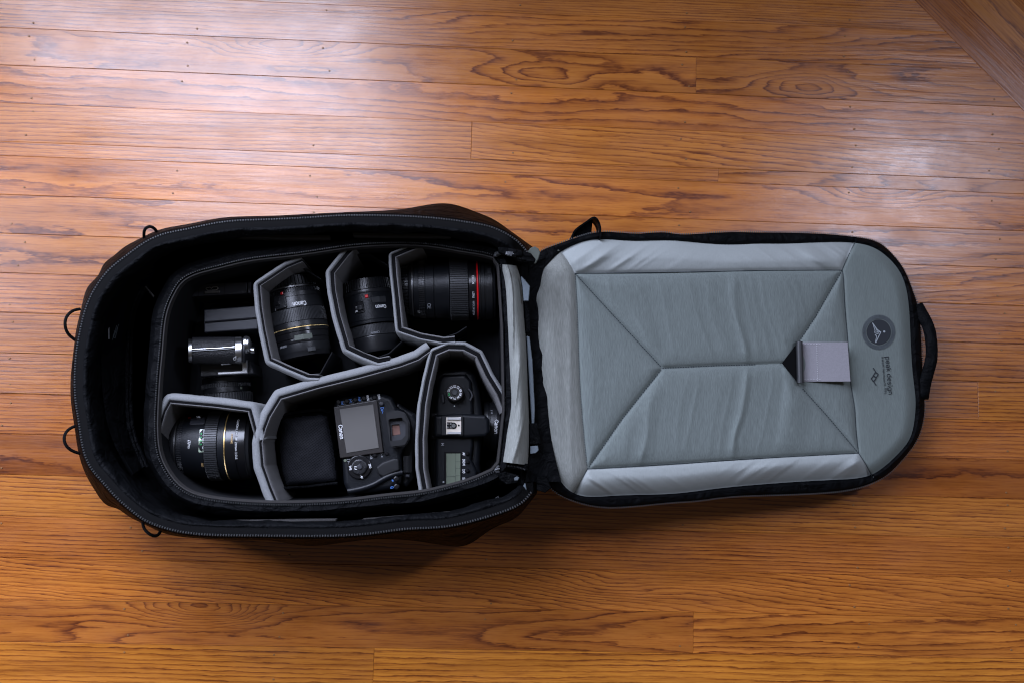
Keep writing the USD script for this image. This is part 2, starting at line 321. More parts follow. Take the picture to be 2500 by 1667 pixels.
    l = [('log.vector', 'm1.vector'), ('m1.vector', 'n1.vector'), ('n1.color', 'n1o.vector1'), ('n1o.vector', 'n1s.vector1'), ('wav.vector', 'n1s.vector2'),
         ('log.vector', 'm2.vector'), ('m2.vector', 'n2.vector'), ('n2.color', 'n2o.vector1'), ('n2o.vector', 'n2s.vector1'),
         ('log.vector', 'a1.vector1'), ('n1s.vector', 'a1.vector2'), ('a1.vector', 'a2.vector1'), ('n2s.vector', 'a2.vector2'),
         ('a2.vector', 'yz.vector1'), ('yz.vector', 'len.vector1'), ('len.value', 'rk.value1'), ('ka1.value', 'rk.value2'), ('rk.value', 'rk2.value1'), ('ka2.value', 'rk2.value2'), ('rk2.value', 'rf.value3'), ('n3.fac', 'rf.value1'), ('rf.value', 'fr.value1'), ('brd.vector', 'm7.vector'), ('m7.vector', 'n7.vector'), ('n7.fac', 'li.value'), 
         ('brd.vector', 'ndm.vector'), ('ndm.vector', 'ndk.vector'), ('ndk.color', 'ndo.vector1'), ('brd.vector', 'ndb.vector1'), ('ndo.vector', 'ndb.vector2'),
         *[(x.replace('#', i), y.replace('#', i)) for i in '12' for x, y in (('ndb.vector', 'kd#.vector1'), ('kn#.vector', 'kd#.vector2'), ('kd#.vector', 'kw#.vector1'), ('kw#.vector', 'kl#.vector1'), ('kw#.vector', 'kl#.vector2'), ('kl#.value', 'km#.value1'), ('km#.value', 'ke#.value1'), ('kn#.vector', 'ks#.vector'), ('ks#.z', 'ka#.value1'), ('ke#.value', 'ka#.value2'))], ('fr.value', 'ring.fac'),
         ('brd.vector', 'm3.vector'), ('m3.vector', 'n3.vector'), ('n3.fac', 'por.fac'),
         ('brd.vector', 'm4.vector'), ('m4.vector', 'n4.vector'), ('n4.fac', 'bl.fac'),
         ('por.color', 'pm.value1'), ('ring.color', 'inv.value2'), ('inv.value', 'lmul.value1'), ('li.result', 'lmul.value2'), ('lmul.value', 'inv2.value2'), ('inv2.value', 'mul.value1'), ('pm.value', 'mul.value2'), ('mul.value', 'col.fac'),
         ('col.color', 'c1.vector1'), ('bl.color', 'c1.vector2'), ('c1.vector', 'c2.vector1'), ('tone.vector', 'c2.vector2'), ('c2.vector', 'p.base_color'),
         ('brd.vector', 'm5.vector'), ('m5.vector', 'n5.vector'), ('n5.fac', 'ro.value'), ('ro.result', 'p.roughness'),
         ('brd.vector', 'm6.vector'), ('m6.vector', 'n6.vector'), ('n3.fac', 'hs.value1'), ('n6.fac', 'hs.value3'), ('hs.value', 'b.height'), ('b.normal', 'p.normal')]
    n.pop('rp')
    usdkit.material(stage, LK + 'oak', n, l, surface='p.BSDF')
oak()

# ------------------------------------------------------------------ floor of narrow oak boards
floor = thing('floor', kind='structure')
obj('subfloor', prism(sbox(-1.2, -1.0, 1.2, 1.0), -0.030, -0.011, 0), 'subfloor', floor, smooth=False)
W = 0.0508; NAR = 0.372; Y0 = 0.52479
ct, st = math.cos(TURN), math.sin(TURN)
def to_uv(p): p = np.asarray(p); return np.stack([ct * p[..., 0] + st * p[..., 1], -st * p[..., 0] + ct * p[..., 1]], -1)
def to_xy(q): q = np.asarray(q); return np.stack([ct * q[..., 0] - st * q[..., 1], st * q[..., 0] + ct * q[..., 1]], -1)
edges = [Y0 + 3 * W, Y0 + 2 * W, Y0 + W] + [Y0 - W * (i if i <= 3 else i - 1 + NAR) for i in range(21)]
dA, dB = to_uv(P(2233, 0)[:2]), to_uv(P(2500, 271)[:2])
dd = (dB - dA) / np.linalg.norm(dB - dA); dn = np.array([-dd[1], dd[0]])     # dn points to the upper right
field = Polygon([dA - dd * 3, dA + dd * 3, dA + dd * 3 - dn * 6, dA - dd * 3 - dn * 6])
def at_u(px, py): return to_uv(P(px, py)[:2])[0]
cuts = {3: [at_u(1700, 190)], 5: [at_u(1151, 342)], 6: [at_u(1754, 430)], 18: [at_u(1693, 1544)], 19: [at_u(912, 1625)], 12: [at_u(2386, 880)],
        2: [-0.9], 7: [0.8], 13: [-0.85], 9: [-0.1], 20: [0.3]}
# how a board was sawn (s = straight lines, r = widely spaced lines, f = tongues, p = broad plain tongues, w = wavy), ring width in mm, colour
ROW = {2: ('w', 5.0, (1.0, .93, .88)), 3: ('f', 9.0, (.98, .92, .88)), 4: ('r', 9.5, (1.10, .98, .86)), 5: ('s', 5.0, (1, .95, .92)), 6: ('s', 4.5, (.98, .92, .9)),
       7: ('p', 8.0, (1.10, 1.0, .86)), 8: ('p', 8.0, (1.04, .96, .90)), 9: ('f', 8.0, (.98, .93, .92)), 10: ('s', 5.0, (.88, .80, .80)), 11: ('s', 5.2, (.95, .88, .84)), 12: ('s', 4.8, (.94, .86, .8)),
       13: ('s', 4.6, (.84, .74, .68)), 14: ('p', 9.0, (.62, .50, .44)), 15: ('s', 5.0, (1.02, .97, .86)), 16: ('s', 4.4, (.90, .78, .70)), 17: ('w', 4.4, (.96, .86, .74)), 18: ('f', 5.5, (.94, .82, .70)), 19: ('s', 5.4, (1.12, 1.08, .80)), 20: ('s', 5, (1.05, 1.05, .8))}
ROW2 = {5: ('w', 4.6, (1.04, 1.0, .92)), 6: ('w', 5, (1, .94, .9)), 9: ('w', 5.0, (1, .94, .88)), 12: ('s', 5.0, (1.04, 1, .86)), 18: ('r', 5.5, (1.0, .92, .78)), 19: ('s', 6.5, (1.14, 1.12, .78))}
# knots and eyes in the grain: row -> (pixel x, pixel y, number of rings)
KNOT = {3: [(695, 112, 5.0), (1330, 180, 2.5), (1975, 205, 4.5)], 7: [(2150, 470, 4.0)], 18: [(498, 1480, 7.0)], 17: [(1470, 1425, 2.5)]}
nails = []
def plank(poly_uv, spec, axis=0.0, seed=0, name='plank', knots=()):
    kind, ring, tone = spec
    r = np.random.default_rng(seed)
    top = rng.uniform(-0.0002, 0.0002)
    mesh = prism(poly_uv, -0.010, 0.0, 0.0004)
    v = mesh.vertices.copy()
    c, s = math.cos(axis), math.sin(axis)
    b = np.stack([c * v[:, 0] + s * v[:, 1], -s * v[:, 0] + c * v[:, 1], v[:, 2]], 1)
    o = np.array([r.uniform(-20, 20), b[:, 1].mean(), 0]); w = b - [0, o[1], 0]
    # where the board lay in its log
    off, dist, tilt, tw = {'s': (r.choice([-1, 1]) * r.uniform(.07, .11), r.uniform(.03, .05), r.uniform(-.012, .012), r.uniform(-.02, .02)),
                       'f': (r.uniform(-.012, .012), r.uniform(.035, .055), r.choice([-1, 1]) * r.uniform(.02, .045), r.uniform(-.02, .02)),
                       'r': (r.choice([-1, 1]) * r.uniform(.035, .05), r.uniform(.04, .06), r.uniform(-.02, .02), r.uniform(-.02, .02)),
                       'p': (r.uniform(-.02, .02), r.uniform(.06, .09), r.uniform(-.03, .03), r.uniform(-.02, .02)),
                       'w': (r.choice([-1, 1]) * r.uniform(.05, .07), r.uniform(.04, .05), r.uniform(.05, .07), r.uniform(-.05, .05))}[kind]
    k = 1000.0 / ring
    log = np.stack([w[:, 0] + o[0], (w[:, 1] + off + w[:, 0] * tw) * k, (w[:, 2] + dist + w[:, 0] * tilt) * k], 1)
    brd = np.stack([b[:, 0] + o[0], b[:, 1], np.full(len(b), seed * 3.7)], 1)
    t = np.array(tone) * r.uniform(0.86, 1.08)
    kk = np.zeros((2, 3))
    for q, (kx, ky, ka) in enumerate(knots[:2]):
        ku = to_uv(P(kx, ky)[:2]); kk[q] = (ku[0] + o[0], ku[1], ka)
    # cupped and settled: every board lies at its own slight angle
    dz = w[:, 1] * r.normal(0, 0.010) + top - 0.0004
    xy = to_xy(v[:, :2]); mesh = trimesh.Trimesh(np.c_[xy, v[:, 2] + dz], mesh.faces, process=False)
    # flat tops: split normals are made by the smoothing angle, so primvars are laid on the faceted mesh
    f = mesh.faces.reshape(-1)
    mesh = trimesh.Trimesh(mesh.vertices[f], np.arange(len(f)).reshape(-1, 3), process=False)
    obj(name, mesh, 'oak', floor, smooth=False, prim={'log': log[f], 'board': brd[f], 'tone': np.tile(t, (len(f), 1)), 'knot1': np.tile(kk[0], (len(f), 1)), 'knot2': np.tile(kk[1], (len(f), 1)), 'wave': np.tile([0, 1, 1], (len(f), 1)) * {'s': 2.0, 'r': 3.0, 'f': 4.5, 'p': 4.0, 'w': 4.5}[kind]})
seed = 100
GAP = 0.00010
for i in range(len(edges) - 1):
    y1, y0 = edges[i], edges[i + 1]
    us = [-0.98] + [c for c in cuts.get(i, []) if -0.97 < c < 0.97] + [1.0]
    for k in range(len(us) - 1):
        g = sbox(us[k] + GAP, y0 + GAP, us[k + 1] - GAP, y1 - GAP).intersection(field.buffer(-GAP, join_style=2))
        seed += 1
        if g.is_empty or g.area < 1e-5: continue
        spec = (ROW2 if k else ROW).get(i) or ROW.get(i) or ('s', 3.4, (1, .95, .88))
        ks_ = [q for q in KNOT.get(i, []) if us[k] - .05 < at_u(q[0], q[1]) < us[k + 1] + .05]
        plank(g, spec, 0.0, seed, knots=ks_)
for j in range(5):
    seed += 1
    g = Polygon([dA + dn * (W * j + GAP) - dd * 0.55, dA + dn * (W * j + GAP) + dd * 0.9, dA + dn * (W * (j + 1) - GAP) + dd * 0.9, dA + dn * (W * (j + 1) - GAP) - dd * 0.55])
    plank(g, [('s', 3.4, (.66, .56, .48)), ('f', 7.0, (.80, .78, .62)), ('s', 3.4, (.8, .74, .68)), ('f', 4.0, (.9, .86, .8)), ('s', 4.0, (.9, .86, .8))][j], math.atan2(dd[1], dd[0]), seed)
# nail heads: pairs across each board, in columns where the joists run
for col, (xa, xb) in enumerate([(25, 25), (430, 330), (770, 705), (1240, 1195), (1672, 1660), (2078, 2092), (2440, 2456)]):
    for i in range(len(edges) - 1):
        if i == 6: continue
        for s in (0.2, 0.8):
            yy = edges[i] + (edges[i + 1] - edges[i]) * (s + rng.normal(0, .03))
            f0 = i / len(edges); x = xa + (xb - xa) * f0 + rng.normal(0, 9)
            u = at_u(x, 833) + rng.normal(0, .002)
            if rng.random() < 0.25 or not field.buffer(-.01).contains(Point(u, yy)): continue
            c = to_xy(np.array([u, yy])); q = np.arange(8) * np.pi / 4
            n = prism(Polygon(np.c_[c[0] + 0.0013 * np.cos(q), c[1] + 0.0011 * np.sin(q)]), -0.003, 0.0004, 0.0002); nails.append(n)
obj('nail_heads', nails, 'nail', floor, kind='stuff')

# ------------------------------------------------------------------ the backpack: body
pack = thing('travel_backpack', 'large black nylon travel backpack lying open on the wooden floor, grey lid lining', 'backpack')
ZR = 0.205
RIM = [(1290, 612), (1271, 590), (1245, 571), (1205, 552), (1152, 540), (1045, 527), (939, 522), (833, 522), (750, 527), (640, 532), (543, 538), (456, 555), (387, 571), (341, 595), (303, 623), (265, 654), (239, 685), (219, 718), (201, 764), (191, 807), (183, 850),
       (178, 914), (180, 978), (187, 1025), (195, 1080), (204, 1115), (220, 1147), (246, 1178), (278, 1214), (309, 1242), (348, 1271), (399, 1292), (469, 1306), (596, 1311), (692, 1312), (833, 1311), (921, 1304), (992, 1295), (1081, 1290), (1152, 1276), (1222, 1255), (1276, 1230), (1304, 1200)]
rim_open = spline(RIM, 420)                     # the zipped part
hinge = polyline([(1304, 1200), (1302, 1100), (1296, 900), (1292, 740), (1290, 612)], 5)
rim_px = resample(np.vstack([rim_open, hinge[1:-1]]), 480, True)
OUT = [(1300, 603), (1235, 556), (1205, 536), (1170, 521), (1109, 500), (1074, 497), (1030, 503), (980, 511), (886, 517), (750, 523), (640, 528), (543, 532), (456, 548), (387, 562), (341, 583), (300, 606), (276, 626), (253, 645), (240, 672), (216, 698), (199, 750), (187, 800), (180, 850), (173, 914),
       (173, 978), (180, 1030), (188, 1085), (197, 1125), (213, 1165), (234, 1200), (262, 1233), (285, 1240), (309, 1256), (351, 1278), (399, 1300), (469, 1312), (596, 1317), (666, 1319), (744, 1331), (833, 1324), (921, 1315), (992, 1317), (1045, 1324), (1127, 1332), (1150, 1325), (1205, 1288), (1258, 1264), (1283, 1239), (1312, 1202)]
out_open = spline(OUT, 420)
hinge_o = polyline([(1312, 1202), (1309, 1100), (1303, 900), (1299, 740), (1300, 603)], 5)
out_px = resample(np.vstack([out_open, hinge_o[1:-1]]), 480, True)
dh = np.min(np.linalg.norm(rim_px[:, None] - hinge[None], axis=2), axis=1)
rzv = gaussian_filter(np.where(dh < 12, ZR - 0.062, ZR), 3.0, mode='wrap')       # the rim drops where the lid is hinged
rim = PX(rim_px, rzv); bulge = PX(out_px, 0.10)
n2 = normals2(rim[:, :2]); cen = rim[:, :2].mean(0)
# align the two rings by direction from the middle
def by_angle(ring, ref):
    c = ref[:, :2].mean(0)
    a = np.unwrap(np.arctan2(ring[:, 1] - c[1], ring[:, 0] - c[0])); b = np.unwrap(np.arctan2(ref[:, 1] - c[1], ref[:, 0] - c[0]))
    if (a[-1] - a[0]) * (b[-1] - b[0]) < 0: a, ring = a[::-1], ring[::-1]
    if a[-1] < a[0]: a, ring, b = -a, ring, -b
    aa = np.r_[a - 2 * np.pi, a, a + 2 * np.pi]; b = b - 2 * np.pi * np.round((b.mean() - a.mean()) / (2 * np.pi))
    order = np.argsort(aa); rr = np.vstack([ring] * 3)[order]; aa = aa[order]
    return np.stack([np.interp(b, aa, rr[:, k]) for k in range(3)], 1)
bulge = by_angle(bulge, rim)
inw = cen - rim[:, :2]; inw /= np.linalg.norm(inw, axis=1, keepdims=True)
nn = -n2 if ((n2 * inw).sum(1).mean() < 0) else n2        # inward
def ring_in(base, off, z, noise=0.0, sd=0, freq=40):
    q = base[:, :2] + nn * (off + (noise * (meshkit.fbm(np.c_[base[:, :2] * freq, np.full(len(base), sd)], 3, sd) - 0.5))[:, None] if noise else base[:, :2] * 0 + base[:, :2] + nn * off - base[:, :2]) if False else base[:, :2] + nn * (off + (noise * (meshkit.fbm(np.c_[base[:, :2] * freq, np.full(len(base), float(sd))], 3, sd) - 0.5) if noise else np.zeros(len(base))))[:, None]
    return np.c_[q, np.full(len(base), z) if np.ndim(z) == 0 else z]
wob = 0.004 * (meshkit.fbm(np.c_[rim[:, :2] * 25, np.zeros(len(rim))], 3, 3) - 0.5)
shell = [ring_in(bulge, 0.030, 0.001), ring_in(bulge, 0.012, 0.012), ring_in(bulge, 0.003, 0.05, .004, 1), bulge, (bulge * .5 + ring_in(rim, 0.0, rzv) * .5) + 0, ring_in(rim, -0.0015, rzv - 0.012), ring_in(rim, -0.001, rzv - 0.002), ring_in(rim, 0.001, rzv)]
obj('body_shell', fixn(loft(shell, cap_first=True)), 'black_nylon', pack)
obj('zipper_tape', loft([ring_in(rim, .001, rzv - .001), ring_in(rim, .001, rzv + .0006), ring_in(rim, .011, rzv - .0002), ring_in(rim, .011, rzv - .002)]), 'zip_tape', pack)
lin = [ring_in(rim, 0.0095, rzv - 0.0012), ring_in(rim, 0.0115, rzv + 0.0012, .002, 4), ring_in(rim, 0.0145, rzv + .0003, .004, 5), ring_in(rim, 0.0165, rzv - 0.008, .006, 6), ring_in(rim, 0.016, rzv - 0.022, .007, 7), ring_in(rim, 0.012, rzv - 0.050, .008, 8), ring_in(rim, 0.010, np.minimum(.10, rzv - .08), .006, 9), ring_in(rim, 0.014, .05 * np.ones(len(rim)), .006, 10), ring_in(rim, 0.024, 0.014), ring_in(rim, 0.06, 0.012)]
obj('inner_lining', loft(lin, cap_last=True), 'black_nylon_soft', pack)
def teeth(path3, spacing, size, side, both=True):
    """Zipper teeth along a path of points: small rounded blocks, one by one."""
    s = np.r_[0, np.cumsum(np.linalg.norm(np.diff(path3, axis=0), axis=1))]
    u = np.arange(0, s[-1], spacing); p = np.stack([np.interp(u, s, path3[:, k]) for k in range(3)], 1)
    t = np.gradient(p, axis=0); t /= np.linalg.norm(t, axis=1, keepdims=True)
    nrm = np.stack([-t[:, 1], t[:, 0], 0 * t[:, 0]], 1) * side
    L, Wd, Hh = size
    base = np.array([(-.5, -.5, 0), (.5, -.5, 0), (.5, .5, 0), (-.5, .5, 0), (-.3, -.32, 1), (.3, -.32, 1), (.3, .32, 1), (-.3, .32, 1)])
    fc = np.array([(4, 5, 6), (4, 6, 7), (0, 1, 5), (0, 5, 4), (1, 2, 6), (1, 6, 5), (2, 3, 7), (2, 7, 6), (3, 0, 4), (3, 4, 7)])
    v = p[:, None] + base[None, :, :1] * Wd * nrm[:, None] + base[None, :, 1:2] * L * t[:, None] + base[None, :, 2:] * Hh * np.array([0, 0, 1.0])
    f = fc[None] + 8 * np.arange(len(p))[:, None, None]
    return trimesh.Trimesh(v.reshape(-1, 3), f.reshape(-1, 3), process=False)
zp = PX(rim_open, ZR + 0.0004)
n_z = normals2(zp[:, :2]); sgn = -1 if ((n_z * (cen - zp[:, :2])).sum() < 0) else 1
zp2 = zp.copy(); zp2[:, :2] += n_z * sgn * 0.0022
obj('zipper_teeth', teeth(zp2, 0.0028, (0.0014, 0.0022, 0.0012), 1), 'zipper_teeth', pack, kind='stuff', smooth=False)

# inside the left end: a pocket panel with a raised seam, a woven tag and a stitched mark
gl = spline([(275, 690), (245, 745), (228, 850), (230, 950), (250, 1060), (300, 1160)], 40) + [20, 0]
gr = spline([(352, 690), (322, 760), (312, 850), (310, 950), (316, 1050), (350, 1140)], 40)
def pocket_z(u): return 0.165 - 0.055 * u
gu = np.linspace(0, 1, 16); G = gl[:, None] * (1 - gu)[None, :, None] + gr[:, None] * gu[None, :, None]
gz = pocket_z(gu)[None] + 0.003 * (meshkit.fbm(np.c_[G.reshape(-1, 2) * 0.03, np.zeros(G[..., 0].size)], 3, 21).reshape(G.shape[:2]) - .5)
pv = P(G[..., 0], G[..., 1], gz).reshape(-1, 3)
obj('pocket_panel', trimesh.Trimesh(pv, grid_faces(40, 16), process=False), 'black_nylon_soft', pack)
def pz(x, y):
    y = np.asarray(y, float); a = np.interp(y, gl[:, 1], gl[:, 0]); b = np.interp(y, gr[:, 1], gr[:, 0])
    return pocket_z(np.clip((np.asarray(x, float) - a) / (b - a), 0, 1)) + .0022
for k, (dx, zz) in enumerate([(0, .112), (8, .109)]):
    obj('pocket_seam', tube(PX(gr + [dx, 0], zz), 0.0028, 8), 'black_nylon_soft', pack)
obj('woven_tag', flat_px(stroke([(265, 784), (266, 828)], 3.2), pz, .001, .0006), 'grey_print', pack)
obj('stitched_mark', flat_px(unary_union([stroke([(285, 795), (276, 822), (281, 826), (288, 800)], 1.6), stroke([(278, 808), (284, 812)], 1.4), stroke([(274, 830), (290, 792)], 1.4)]), pz, .001, .0006), 'print_grey', pack)
obj('tie_cord', tube(PX([(355, 700), (364, 711), (376, 725)], .15), 0.0011, 8), 'brown_trim', pack)
# pale edges of the mesh side pockets, high on the long inner walls
for pts in ([(556, 570), (804, 574), (805, 583), (690, 583), (556, 579)], [(860, 567), (1100, 571), (1101, 580), (862, 577)], [(884, 1266), (1131, 1246), (1131, 1256), (884, 1276)], [(553, 1270), (820, 1266), (820, 1272), (555, 1277)]):
    obj('pocket_edge', slab(pts, 0.178, 0.165, 2, .001), 'brown_trim', pack)
for pts in ([(414, 1266), (440, 1270), (456, 1283), (430, 1276)], [(470, 1283), (478, 1276), (482, 1284), (512, 1280), (514, 1287), (486, 1288)], [(1227, 1231), (1249, 1226), (1261, 1219), (1272, 1195), (1283, 1176), (1287, 1205), (1268, 1224), (1249, 1234)], [(1271, 672), (1282, 684), (1294, 699), (1291, 735), (1279, 735), (1276, 700)]):
    obj('lining_scrap', slab(pts, 0.172, 0.168, 1.5, .0008), 'pale_lining', pack)
# cord loops on the outside
for pts in ([(352, 583), (358, 570), (366, 562), (375, 559), (383, 564), (386, 573)], [(196, 755), (184, 760), (173, 775), (169, 797), (173, 818), (184, 830)], [(186, 1038), (173, 1048), (167, 1066), (172, 1088), (183, 1100), (196, 1106)], [(348, 1272), (358, 1287), (372, 1299), (386, 1305), (393, 1300), (393, 1287)]):
    obj('cord_loop', tube(np.c_[PX(spline(pts, 26), .14)[:, :2], .14 + .012 * np.sin(np.linspace(0, np.pi, 26))], 0.0018, 8), 'cord', pack)

# ------------------------------------------------------------------ the backpack: lid
LO = [(1300, 655), (1316, 617), (1352, 599), (1395, 584), (1430, 573), (1469, 566), (1556, 570), (1620, 567), (1648, 571), (1760, 567), (1850, 567), (1995, 570), (2096, 580), (2145, 593), (2178, 621), (2206, 658), (2227, 707), (2243, 755), (2249, 812), (2252, 891), (2257, 974), (2257, 1006), (2247, 1054), (2229, 1089), (2201, 1124), (2169, 1156), (2131, 1178), (2073, 1195), (1985, 1204), (1878, 1208), (1772, 1213), (1700, 1222), (1642, 1226), (1538, 1236), (1459, 1236), (1407, 1224), (1368, 1208), (1344, 1190), (1326, 1160), (1313, 1110), (1306, 1050), (1300, 950), (1294, 850), (1291, 760)]
LI = [(1328, 656), (1340, 642), (1360, 622), (1393, 602), (1428, 589), (1467, 584), (1543, 588), (1633, 587), (1709, 593), (1786, 597), (1850, 595), (1903, 595), (1995, 592), (2087, 593), (2132, 604), (2163, 624), (2194, 658), (2212, 700), (2221, 765), (2224, 826), (2230, 918), (2236, 975), (2234, 1019), (2223, 1067), (2204, 1095), (2169, 1130), (2127, 1158), (2041, 1170), (1946, 1175), (1850, 1182), (1747, 1192), (1642, 1204), (1498, 1209), (1433, 1211), (1396, 1200), (1373, 1179), (1349, 1132), (1336, 1072), (1326, 1007), (1319, 928), (1313, 850), (1309, 755), (1312, 704)]
lo = spline(LO, 460, True); li = spline(LI, 460, True)
def plane_z(x): return 0.150 - 0.108 * np.clip((np.asarray(x, float) - 1300) / 950, -.05, 1.05) ** 0.85
TL, TR = (1404, 668), (2056, 660); BL, BR = (1434, 1144), (2096, 1105); NL, NR = (1617, 898), (1930, 886)
top_seam = spline([TL, (1556, 666), (1750, 663), (1850, 661), TR], 60); bot_seam = spline([BL, (1640, 1132), (1850, 1118), BR], 60)
left_seam = spline([TL, (1409, 755), (1413, 870), (1417, 955), (1424, 1046), BL], 60); right_seam = spline([TR, (2058, 670), (2062, 734), (2070, 835), (2077, 933), (2087, 1000), (2089, 1035), BR], 60)
d1, d2, d3, d4 = [np.array(q) for q in ([TL, (1500, 773), NL], [BL, (1520, 1020), NL], [TR, (1990, 775), (1943, 845), NR], [BR, (2020, 1015), (1954, 942), NR])]
mid = np.array([NL, (1750, 892), (1850, 889), NR])
tl_edge = spline([TL, (1390, 643), (1368, 614)], 12); tr_edge = spline([TR, (2062, 645), (2087, 593), (2091, 586)], 16)
bl_edge = spline([BL, (1420, 1170), (1402, 1204)], 12); br_edge = spline([BR, (2112, 1130), (2131, 1166)], 12)
seams = [LineString(s) for s in (top_seam, bot_seam, left_seam, right_seam, d1, d2, d3, d4, mid, tl_edge, tr_edge, bl_edge, br_edge)]
lid_poly = Polygon(li).buffer(3)
poly = {
    'centre_top': Polygon(np.vstack([top_seam, d3[1:], mid[::-1][1:], d1[::-1][1:-1]])), 'centre_bottom': Polygon(np.vstack([bot_seam, d4[1:], mid[::-1][1:], d2[::-1][1:-1]])),
    'centre_left': Polygon(np.vstack([left_seam, d2[1:], d1[::-1][1:-1]])), 'centre_right': Polygon(np.vstack([right_seam, d4[1:], d3[::-1][1:-1]])),
    'top': Polygon(np.vstack([tl_edge[::-1], top_seam[1:], tr_edge[1:], [(2100, 540), (1340, 540)]])), 'bottom': Polygon(np.vstack([bl_edge[::-1], bot_seam[1:], br_edge[1:], [(2140, 1260), (1390, 1260)]])),
    'left': Polygon(np.vstack([tl_edge[::-1], left_seam[1:], bl_edge[1:], [(1390, 1280), (1240, 1280), (1240, 560), (1340, 560)]])), 'end': Polygon(np.vstack([tr_edge[::-1], right_seam[1:], br_edge[1:], [(2140, 1260), (2320, 1260), (2320, 540), (2100, 540)]]))}
poly = {k: v.buffer(0) for k, v in poly.items()}
import shapely
def nz(x, y, fx, fy, s, o=3): return meshkit.fbm(np.stack([x * fx, y * fy, np.full(np.shape(x), float(s))], -1), o, s) - 0.5
def ridge(x, y, fx, fy, s):
    n = meshkit.noise(np.stack([x * fx, y * fy, np.full(np.shape(x), float(s))], -1), s); return np.clip(1 - np.abs(2 * n - 1) * 2.2, 0, 1) ** 1.5
def lid_z(x, y):
    x, y = np.asarray(x, float), np.asarray(y, float); z = plane_z(x).copy()
    pts = shapely.points(x, y)
    ds = np.min([shapely.distance(s, pts) for s in seams], axis=0)
    dedge = shapely.distance(LineString(np.vstack([li, li[:1]])), pts); dedge = np.where(shapely.contains(Polygon(li), pts), dedge, 0)
    puff = np.zeros_like(z)
    for k in poly:
        inside = shapely.contains(poly[k], pts)
        if not inside.any(): continue
        X, Y, D = x[inside], y[inside], ds[inside]
        g = 1 - np.exp(-D / 14.0); e = np.clip(dedge[inside] / 45, 0, 1)
        if k.startswith('centre'):
            xx = X + 18 * np.sin(Y * 0.011 + 1.0) + 60 * nz(X, Y, .004, .004, 5)
            w = 0.0026 * ridge(xx, Y, 0.013, 0.0022, 11) * np.clip(.9 + 3 * nz(X, Y, .005, .003, 13), .1, 1.3) + 0.0006 * ridge(xx + 300, Y, 0.034, 0.004, 12)
            puff[inside] = 0.0042 * g + w * np.clip(D / 30, 0, 1) * (1.0 if k in ('centre_top', 'centre_bottom') else 0.45)
        elif k in ('top', 'bottom'):
            dd_ = (Y - 560) if k == 'top' else (1215 - Y)
            s_ = 1 if k == 'top' else -1
            diag = X * 0.7 + s_ * Y * 1.0 * np.where(X < 1750, 1, -1) * (1 if k == 'bottom' else 1)
            amp = np.clip(1.2 - np.minimum(np.abs(X - 1410), np.abs(X - 2040)) / 260, 0.12, 1)
            if k == 'bottom': amp = np.clip(amp + .35 * (X > 1800), 0, 1)
            w = 0.0030 * ridge(diag, X * .3, 0.022, 0.004, 31 if k == 'top' else 37) * amp + .0016 * ridge(diag, X, .05, .003, 33) * amp
            puff[inside] = 0.004 * g + w * np.clip(D / 20, 0, 1) * np.clip(e + .3, 0, 1) - 0.018 * (1 - e) ** 1.6
        elif k == 'left':
            xx = X + 12 * nz(X, Y, .006, .004, 8)
            puff[inside] = 0.004 * g - 0.012 * (1 - e) ** 2 + 0.0016 * ridge(xx, Y, 0.022, .002, 41) * np.clip(D / 18, 0, 1)
        else:
            puff[inside] = 0.0012 * g + 0.0016 * nz(X, Y, .012, .006, 51) - 0.010 * (1 - np.clip(dedge[inside] / 30, 0, 1)) ** 2
    puff -= 0.0016 * np.exp(-(ds / 3.0) ** 2)
    return z + puff
STEP = 2.6
xs, ys = np.arange(1296, 2246, STEP), np.arange(572, 1220, STEP)
X, Y = np.meshgrid(xs, ys, indexing='ij'); Zl = lid_z(X.ravel(), Y.ravel()).reshape(X.shape)
from scipy.ndimage import gaussian_filter
Zl = gaussian_filter(Zl, 0.7)
from scipy.interpolate import RegularGridInterpolator
lid_f = RegularGridInterpolator((xs, ys), Zl, bounds_error=False, fill_value=None)
def lz(x, y): return lid_f(np.stack(np.broadcast_arrays(np.asarray(x, float), np.asarray(y, float)), -1))
V = P(X.ravel(), Y.ravel(), Zl.ravel()); FQ = grid_faces(len(xs), len(ys))[:, ::-1]
nv = np.zeros_like(V); fnn = np.cross(V[FQ[:, 1]] - V[FQ[:, 0]], V[FQ[:, 2]] - V[FQ[:, 0]])
fc = np.stack([X.ravel()[FQ].mean(1), Y.ravel()[FQ].mean(1)], 1); fpts = shapely.points(fc[:, 0], fc[:, 1])
inlid = shapely.contains(Polygon(li).buffer(7), fpts); left_over = inlid.copy()
def part_of(name, sel, material):
    f = FQ[sel]; used, inv = np.unique(f, return_inverse=True)
    obj(name, trimesh.Trimesh(V[used], inv.reshape(-1, 3), process=False), material, pack, smooth=True)
for k, name, material in (('centre_top', 'lid_panel', 'heather_grey'), ('centre_bottom', 'lid_panel', 'heather_grey'), ('centre_left', 'lid_panel', 'heather_grey'), ('centre_right', 'lid_panel', 'heather_grey'), ('top', 'lid_side_strip', 'pale_grey'), ('bottom', 'lid_side_strip', 'pale_grey'), ('left', 'lid_hinge_panel', 'heather_flap'), ('end', 'lid_end_panel', 'heather_end')):
    sel = left_over & shapely.contains(poly[k].buffer(0.3), fpts); left_over &= ~sel
    part_of(name, sel, material)
if left_over.sum() > 3: part_of('lid_seam_allowance', left_over, 'heather_grey')
